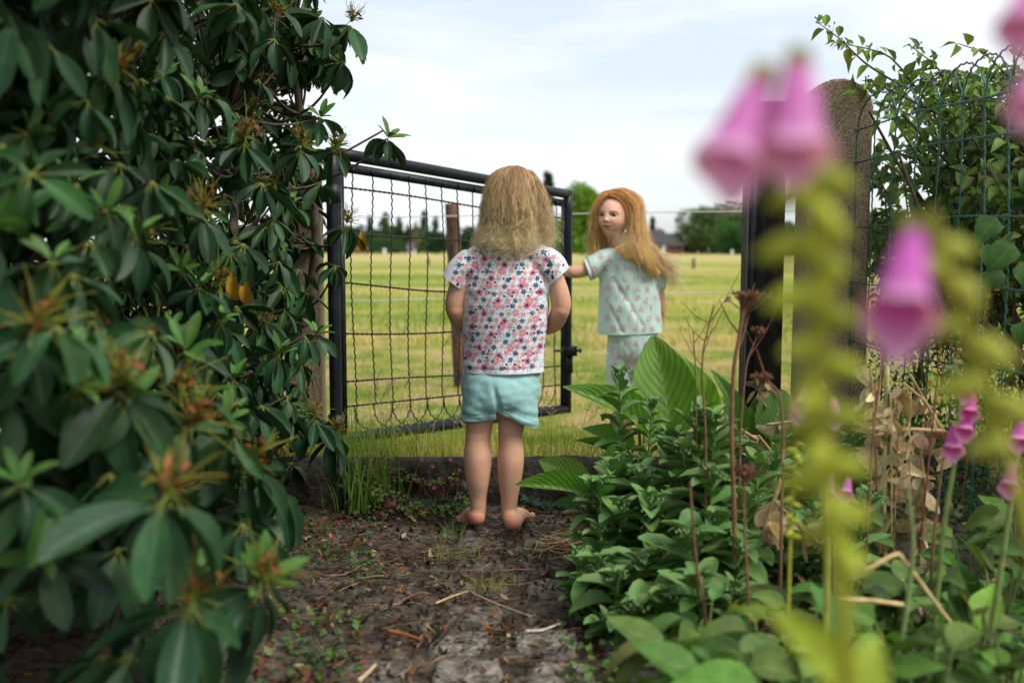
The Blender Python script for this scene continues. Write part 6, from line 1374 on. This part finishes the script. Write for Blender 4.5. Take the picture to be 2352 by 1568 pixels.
mb = MB(); n = 240; x = rng.normal(.19, .05, n); y = rng.normal(2.60, .05, n); az = rng.normal(.3, 1.0, n); t_ = np.linspace(-.5, .5, 5)[None]; ln = rng.uniform(.03, .09, n)
p = np.stack([x[:, None]+np.cos(az)[:, None]*ln[:, None]*t_, y[:, None]+np.sin(az)[:, None]*ln[:, None]*t_+.02*t_**2, (.008+rng.uniform(0, .022, n))[:, None]+.02*rng.normal(0, .3, n)[:, None]*t_+soil_z(x, y)[:, None]], -1); mb.tubes(p, rng.uniform(.0008, .002, n)[:, None], col((.42, .29, .16), n, .25), 4)
tag(mb.build('straw_heap', M_dry), 'small heap of tan straw on the right side of the path behind the fleshy clump', 'straw')

# ================================================================ foxgloves
M_spot = mat('bell inside', attr=True, rough=.5, spec=.3, trans=.35)
def bell_tpl(nu=20, nv=12):
    v = []; c = []
    for j in range(nv+1):
        t_ = j/nv; r_ = .045+.055*sm(0, .2, t_)+.19*t_+.06*sm(.82, 1, t_)
        for i in range(nu):
            a = i/nu*6.28318; lobe = .07*sm(.8, 1, t_)*math.cos(a*4+.6); r2 = r_*(1+lobe*.8); v.append((r2*math.cos(a)*1.0, t_+lobe*.6+(.26*max(0, -math.sin(a))*sm(.6, 1, t_)), r2*math.sin(a)*.92)); c.append(t_)
    f = [(j*nu+i, j*nu+(i+1) % nu, (j+1)*nu+(i+1) % nu, (j+1)*nu+i) for j in range(nv) for i in range(nu)]
    return np.array(v), np.array(f), np.array([(0.25, q) for q in c]), np.array(c)
BT = bell_tpl(); bell_cache = {}
def bell(parent, pos, d, L_, c=(.56, .13, .48), pale=(.80, .55, .70), wr=1.):
    d = nrm(np.asarray(d, float)); M_ = frames(d[None], np.array([[0, -.4, 1.]]))*L_; mb = MB(); t_ = BT[3][:, None]
    cc = np.array(c)*(1-sm(.8, 1, t_)*.55)+np.array(pale)*sm(.8, 1, t_)*.55; v = np.einsum('nij,kj->nki', M_, BT[0]*np.array((wr, 1, wr)))[0]+pos; mb.add(v, BT[1], cc, BT[2])
    b_ = mb.build('flower_bell', M_petal, parent)
    mb = MB(); k = 5; az = np.arange(k)*1.2566; e = frames(d[None], np.array([[0, -.4, 1.]]))[0]; dd = nrm(e[:, 0]*np.cos(az)[:, None]+e[:, 2]*np.sin(az)[:, None]+d*1.2); mb.inst(T_small[0], scaleM(frames(dd, np.broadcast_to(-d, dd.shape)+.01), np.full(k, L_*.2), np.full(k, L_*.32)), np.broadcast_to(pos-d*L_*.03, (k, 3)), col((.30, .32, .06), k)); mb.build('sepals', M_leaf, b_)
def capsule(parent, pos, d, s_, c):
    d = nrm(np.asarray(d, float)); mb = MB(); ch = chain([pos, pos+d*s_*.5, pos+d*s_], [s_*.30, s_*.36, s_*.12], 10); mb.add(ch[0], ch[1], c)
    k = 5; az = np.arange(k)*1.2566+rng.random(); e = frames(d[None], np.array([[0, -.4, 1.]]))[0]; dd = nrm((e[:, 0]*np.cos(az)[:, None]+e[:, 2]*np.sin(az)[:, None])*.8+d); mb.inst(T_small[1], scaleM(frames(dd, np.broadcast_to(-d, dd.shape)+.01), np.full(k, s_*.5), np.full(k, s_*.95)), np.broadcast_to(pos, (k, 3)), col(np.array(c)*1.1, k)); mb.build('seed_capsule', M_leaf, parent)
def foxglove(label, pts, d_, r_, bells, caps, leaves=(), capc=(.38, .42, .035), bc=(.62, .20, .54)):
    ds = d_ if hasattr(d_, '__len__') else [d_]*len(pts); p = np.array([P(a, b_, q) for (a, b_), q in zip(pts, ds)]); base = p[-1].copy(); 
    g0 = np.array((base[0], base[1], 0.)); o = thing('foxglove', g0, label, 'foxglove', 'foxgloves'); p = np.vstack([p, [[base[0]+.004, base[1], min(0.0, base[2])]]]); t0 = np.linspace(0, len(p)-1, 26); pp = np.stack([np.interp(t0, range(len(p)), p[:, a]) for a in range(3)], -1); pp[1:-1] = (pp[:-2]+pp[1:-1]+pp[2:])/3
    mb = MB(); mb.tubes(pp, np.linspace(r_*.6, r_*1.3, 26), np.array(capc)*np.array((.85, .8, .8)), 10); mb.build('stem', M_stem, o)
    for (vx, vy, tx, ty, dd, td) in bells: a, b_ = P(vx, vy, dd), P(tx, ty, td); bell(o, a, b_-a, np.linalg.norm(b_-a), bc, wr=.80 if .49 < np.mean(ds) < .7 and vx > 2000 else 1.)
    if caps:
        y0, y1, n, s_ = caps
        for q in range(n):
            vy = y0+(y1-y0)*q/(n-1); k_ = np.argmin([abs(vpx(z_)[1]-vy) for z_ in pp]); z_ = pp[k_].copy(); az = q*2.2+.4; sd_ = np.array((math.cos(az), math.sin(az)*.8, -.25)); 
            zf = np.interp(vy, [vpx(z2)[1] for z2 in pp], np.arange(26)); z_ = np.array([np.interp(zf, range(26), pp[:, a]) for a in range(3)])
            capsule(o, z_+sd_*r_*1.2, sd_, s_*random.uniform(.8, 1.15), np.array(capc)*random.uniform(.8, 1.2))
    mb = MB()
    for (bx, by, bd2, tx, ty, td, wpx) in leaves:
        a, b_ = P(bx, by, bd2), P(tx, ty, td); L_ = np.linalg.norm(b_-a); mb.inst(leaf_tpl(8, 6, .25, .5, .02, 'ovate'), scaleM(frames((b_-a)[None], np.array([[0, -.8, .7]])), [wpx/FOC*(bd2+td)/2], [L_*1.08]), a[None], np.array([np.array(capc)*np.array((.8, .9, 1))]))
    if leaves: mb.build('leaf', M_leaf, o)
    return o
# near, strongly blurred spikes
foxglove('nearest foxglove, blurred, two big pink bells on top of a yellow green seed spike', [(1840, 330), (1868, 420), (1872, 600), (1885, 850), (1905, 1100), (1935, 1350), (1945, 1568), (1950, 1900)], [.47, .47, .47, .48, .49, .50, .52, .55], .0042,
  [(1762, 150, 1672, 372, .475, .465), (1834, 112, 1826, 345, .465, .455)], (400, 1290, 24, .0185), [(1960, 1600, .56, 1800, 1385, .55, 110), (1950, 1640, .56, 2035, 1430, .60, 100), (1945, 1600, .56, 1880, 1480, .60, 66)])
foxglove('blurred foxglove at right with one hanging magenta bell and yellow buds', [(2140, 480), (2165, 600), (2195, 700), (2235, 830), (2280, 950), (2340, 1120), (2400, 1400), (2440, 1800)], [.50, .50, .51, .52, .53, .54, .56, .6], .0036, [(2103, 505, 2068, 722, .51, .475)], (560, 1010, 11, .020), (), (.42, .44, .06), (.52, .11, .46))
foxglove('blurred foxglove at the top right corner with pink bells cut by the picture edge', [(2400, -140), (2400, 100), (2410, 500), (2420, 1000), (2440, 1700)], .50, .0036, [(2400, -110, 2345, 60, .50, .49), (2405, 90, 2362, 240, .50, .49)], None)
# farther flowering ones
FX = lambda cx, cy, s_=1., dx=-6: (cx+2, cy-32*s_, cx+dx, cy+34*s_)
def fb(cx, cy, d_, s_=1., dx=-5): a = FX(cx, cy, s_, dx); return (a[0], a[1], a[2], a[3], d_+.01, d_-.015)
foxglove('foxglove with three stacked magenta bells above a single lower bell, right of the dead stalks', [(2190, 820), (2200, 870), (2205, 920), (2195, 1050), (2168, 1200), (2150, 1400), (2130, 1560)], 1.65, .0042, [fb(2222, 885, 1.6, .6), fb(2232, 925, 1.6, .75), fb(2222, 965, 1.6, .8), fb(2194, 1000, 1.62, 1.0)], (830, 900, 7, .012), (), (.20, .28, .08), (.50, .07, .33))
foxglove('foxglove near the right picture edge with pink bells along a tall stem', [(2350, 900), (2345, 1000), (2325, 1130), (2300, 1300), (2270, 1500)], 1.6, .0045, [fb(2345, 985, 1.6, .9), fb(2325, 1085, 1.58, 1.0)], (900, 960, 5, .012), (), (.20, .28, .08), (.52, .08, .36))
foxglove('foxglove half hidden behind the blurred spike, one bell hanging low', [(1905, 1060), (1910, 1120), (1912, 1250), (1915, 1420)], 1.7, .0035, [fb(1908, 1108, 1.68, .85), fb(1948, 1115, 1.7, .6)], (1050, 1090, 4, .011), (), (.20, .28, .08), (.55, .14, .44))
foxglove('pale pink foxglove behind the blurred yellow green spike', [(1880, 840), (1885, 950), (1890, 1100), (1900, 1300)], 1.35, .0035, [fb(1852, 905, 1.33, .8, -12), fb(1880, 860, 1.33, .5), fb(1912, 935, 1.33, .8, 8), fb(1835, 935, 1.35, .5)], (840, 900, 5, .014), (), (.34, .38, .06), (.60, .26, .42))
foxglove('slim foxglove stem with yellow green buds left of the blurred spike', [(1830, 1010), (1822, 1100), (1815, 1250), (1810, 1450)], 1.5, .0025, [], (1020, 1230, 18, .012), (), (.38, .42, .04))
foxglove('green foxglove bud stem between the magenta bells and the dead stalks', [(2085, 1120), (2100, 1250), (2080, 1420), (2050, 1560)], 1.5, .0042, [], None, (), (.22, .30, .10))
# foliage bed of foxglove leaves
T_fox = [leaf_tpl(7, 6, f_, b_, .025, 'ovate') for f_, b_ in ((.25, .5), (.4, .9), (.15, .2), (.35, 1.3))]
cent = [(1560, 1470, 1.5), (1660, 1530, 1.35), (1620, 1400, 1.7), (1760, 1450, 1.5), (1850, 1380, 1.7), (1800, 1560, 1.3), (1980, 1500, 1.4), (2060, 1440, 1.6), (2150, 1520, 1.4), (2130, 1330, 1.8), (2240, 1420, 1.6), (2300, 1300, 1.8), (2330, 1500, 1.4), (2230, 1250, 2.0), (2050, 1350, 1.8), (1930, 1340, 1.8), (2350, 1200, 2.0)]
desc = ['at the lower left corner of the bed next to the path', 'at the bottom edge left of the blurred spike', 'just below the lowest fleshy clump', 'between the cut brown stem and the blurred spike', 'directly behind the blurred spike foot', 'at the bottom edge under the blurred spike', 'at the bottom edge right of the blurred spike', 'under the bright bent straw stalk', 'at the bottom edge right of the bent straw', 'left of the single dark broad leaf', 'right of the single dark broad leaf', 'below the bells near the right edge', 'in the lower right corner', 'below the three stacked bells', 'behind the fold of the bent straw', 'behind the blurred spike beside the dead stalks', 'at the right edge above the corner']
for (vx, vy, d_), ds in zip(cent, desc):
    p = P(vx, vy, d_); o = thing('foxglove_rosette', (p[0], p[1], 0), 'rosette of soft leaves '+ds, 'plant', 'foxglove leaf rosettes'); mb = MB(); st = MB(); H = max(p[2], .08); n = 21
    az = rng.random()*6.28+np.arange(n)*2.399; zz = rng.uniform(.25, 1.05, n)*H; el = rng.uniform(-.1, .8, n); d = np.stack([np.cos(az)*np.cos(el), np.sin(az)*np.cos(el), np.sin(el)], -1); T = np.stack([p[0]+np.cos(az)*.035, p[1]+np.sin(az)*.035, zz], -1); ln = rng.uniform(.055, .12, n); wh = rng.integers(0, 4, n)
    Mx = scaleM(frames(d, nrm(np.array((0, -.3, 1.))+rng.normal(0, .3, (n, 3)))), ln*rng.uniform(.42, .58, n), ln); cc = col((.10, .185, .035), n, .32, .14)
    for q in range(4):
        s_ = wh == q
        if s_.any(): mb.inst(T_fox[q], Mx[s_], T[s_], cc[s_])
    b0 = np.stack([np.full(n, p[0]), np.full(n, p[1]), np.zeros(n)], -1); t_ = np.linspace(0, 1, 5)[None, :, None]; q_ = b0[:, None]+(T-b0)[:, None]*np.concatenate([t_**1.8, t_**1.8, t_], -1); st.tubes(q_, .0022, (.16, .20, .06), 5); mb.build('leaf', M_leaf, o); st.build('leaf_stalk', M_stem, o)
# ground cover under the bed
mb = MB(); n = 5200; x = rng.uniform(.30, 2.0, n); y = rng.uniform(1.25, 3.0, n); s_ = x > .34+.10*np.sin(y*7); x, y = x[s_], y[s_]; n = len(x); ln = rng.uniform(.014, .04, n)
leafset(mb, np.stack([x, y, soil_z(x, y)+rng.uniform(.005, .12, n)*np.clip((x-.3)*3, .1, 1)], -1), ln, ln*.6, np.where(rng.random((n, 1)) < .15, col((.30, .18, .08), n, .2), col((.045, .105, .03), n, .35, .1)), .6, T_small); tag(mb.build('ground_cover', M_leaf), 'dark low leaves covering the soil of the flower bed', 'ground cover', kind='stuff')
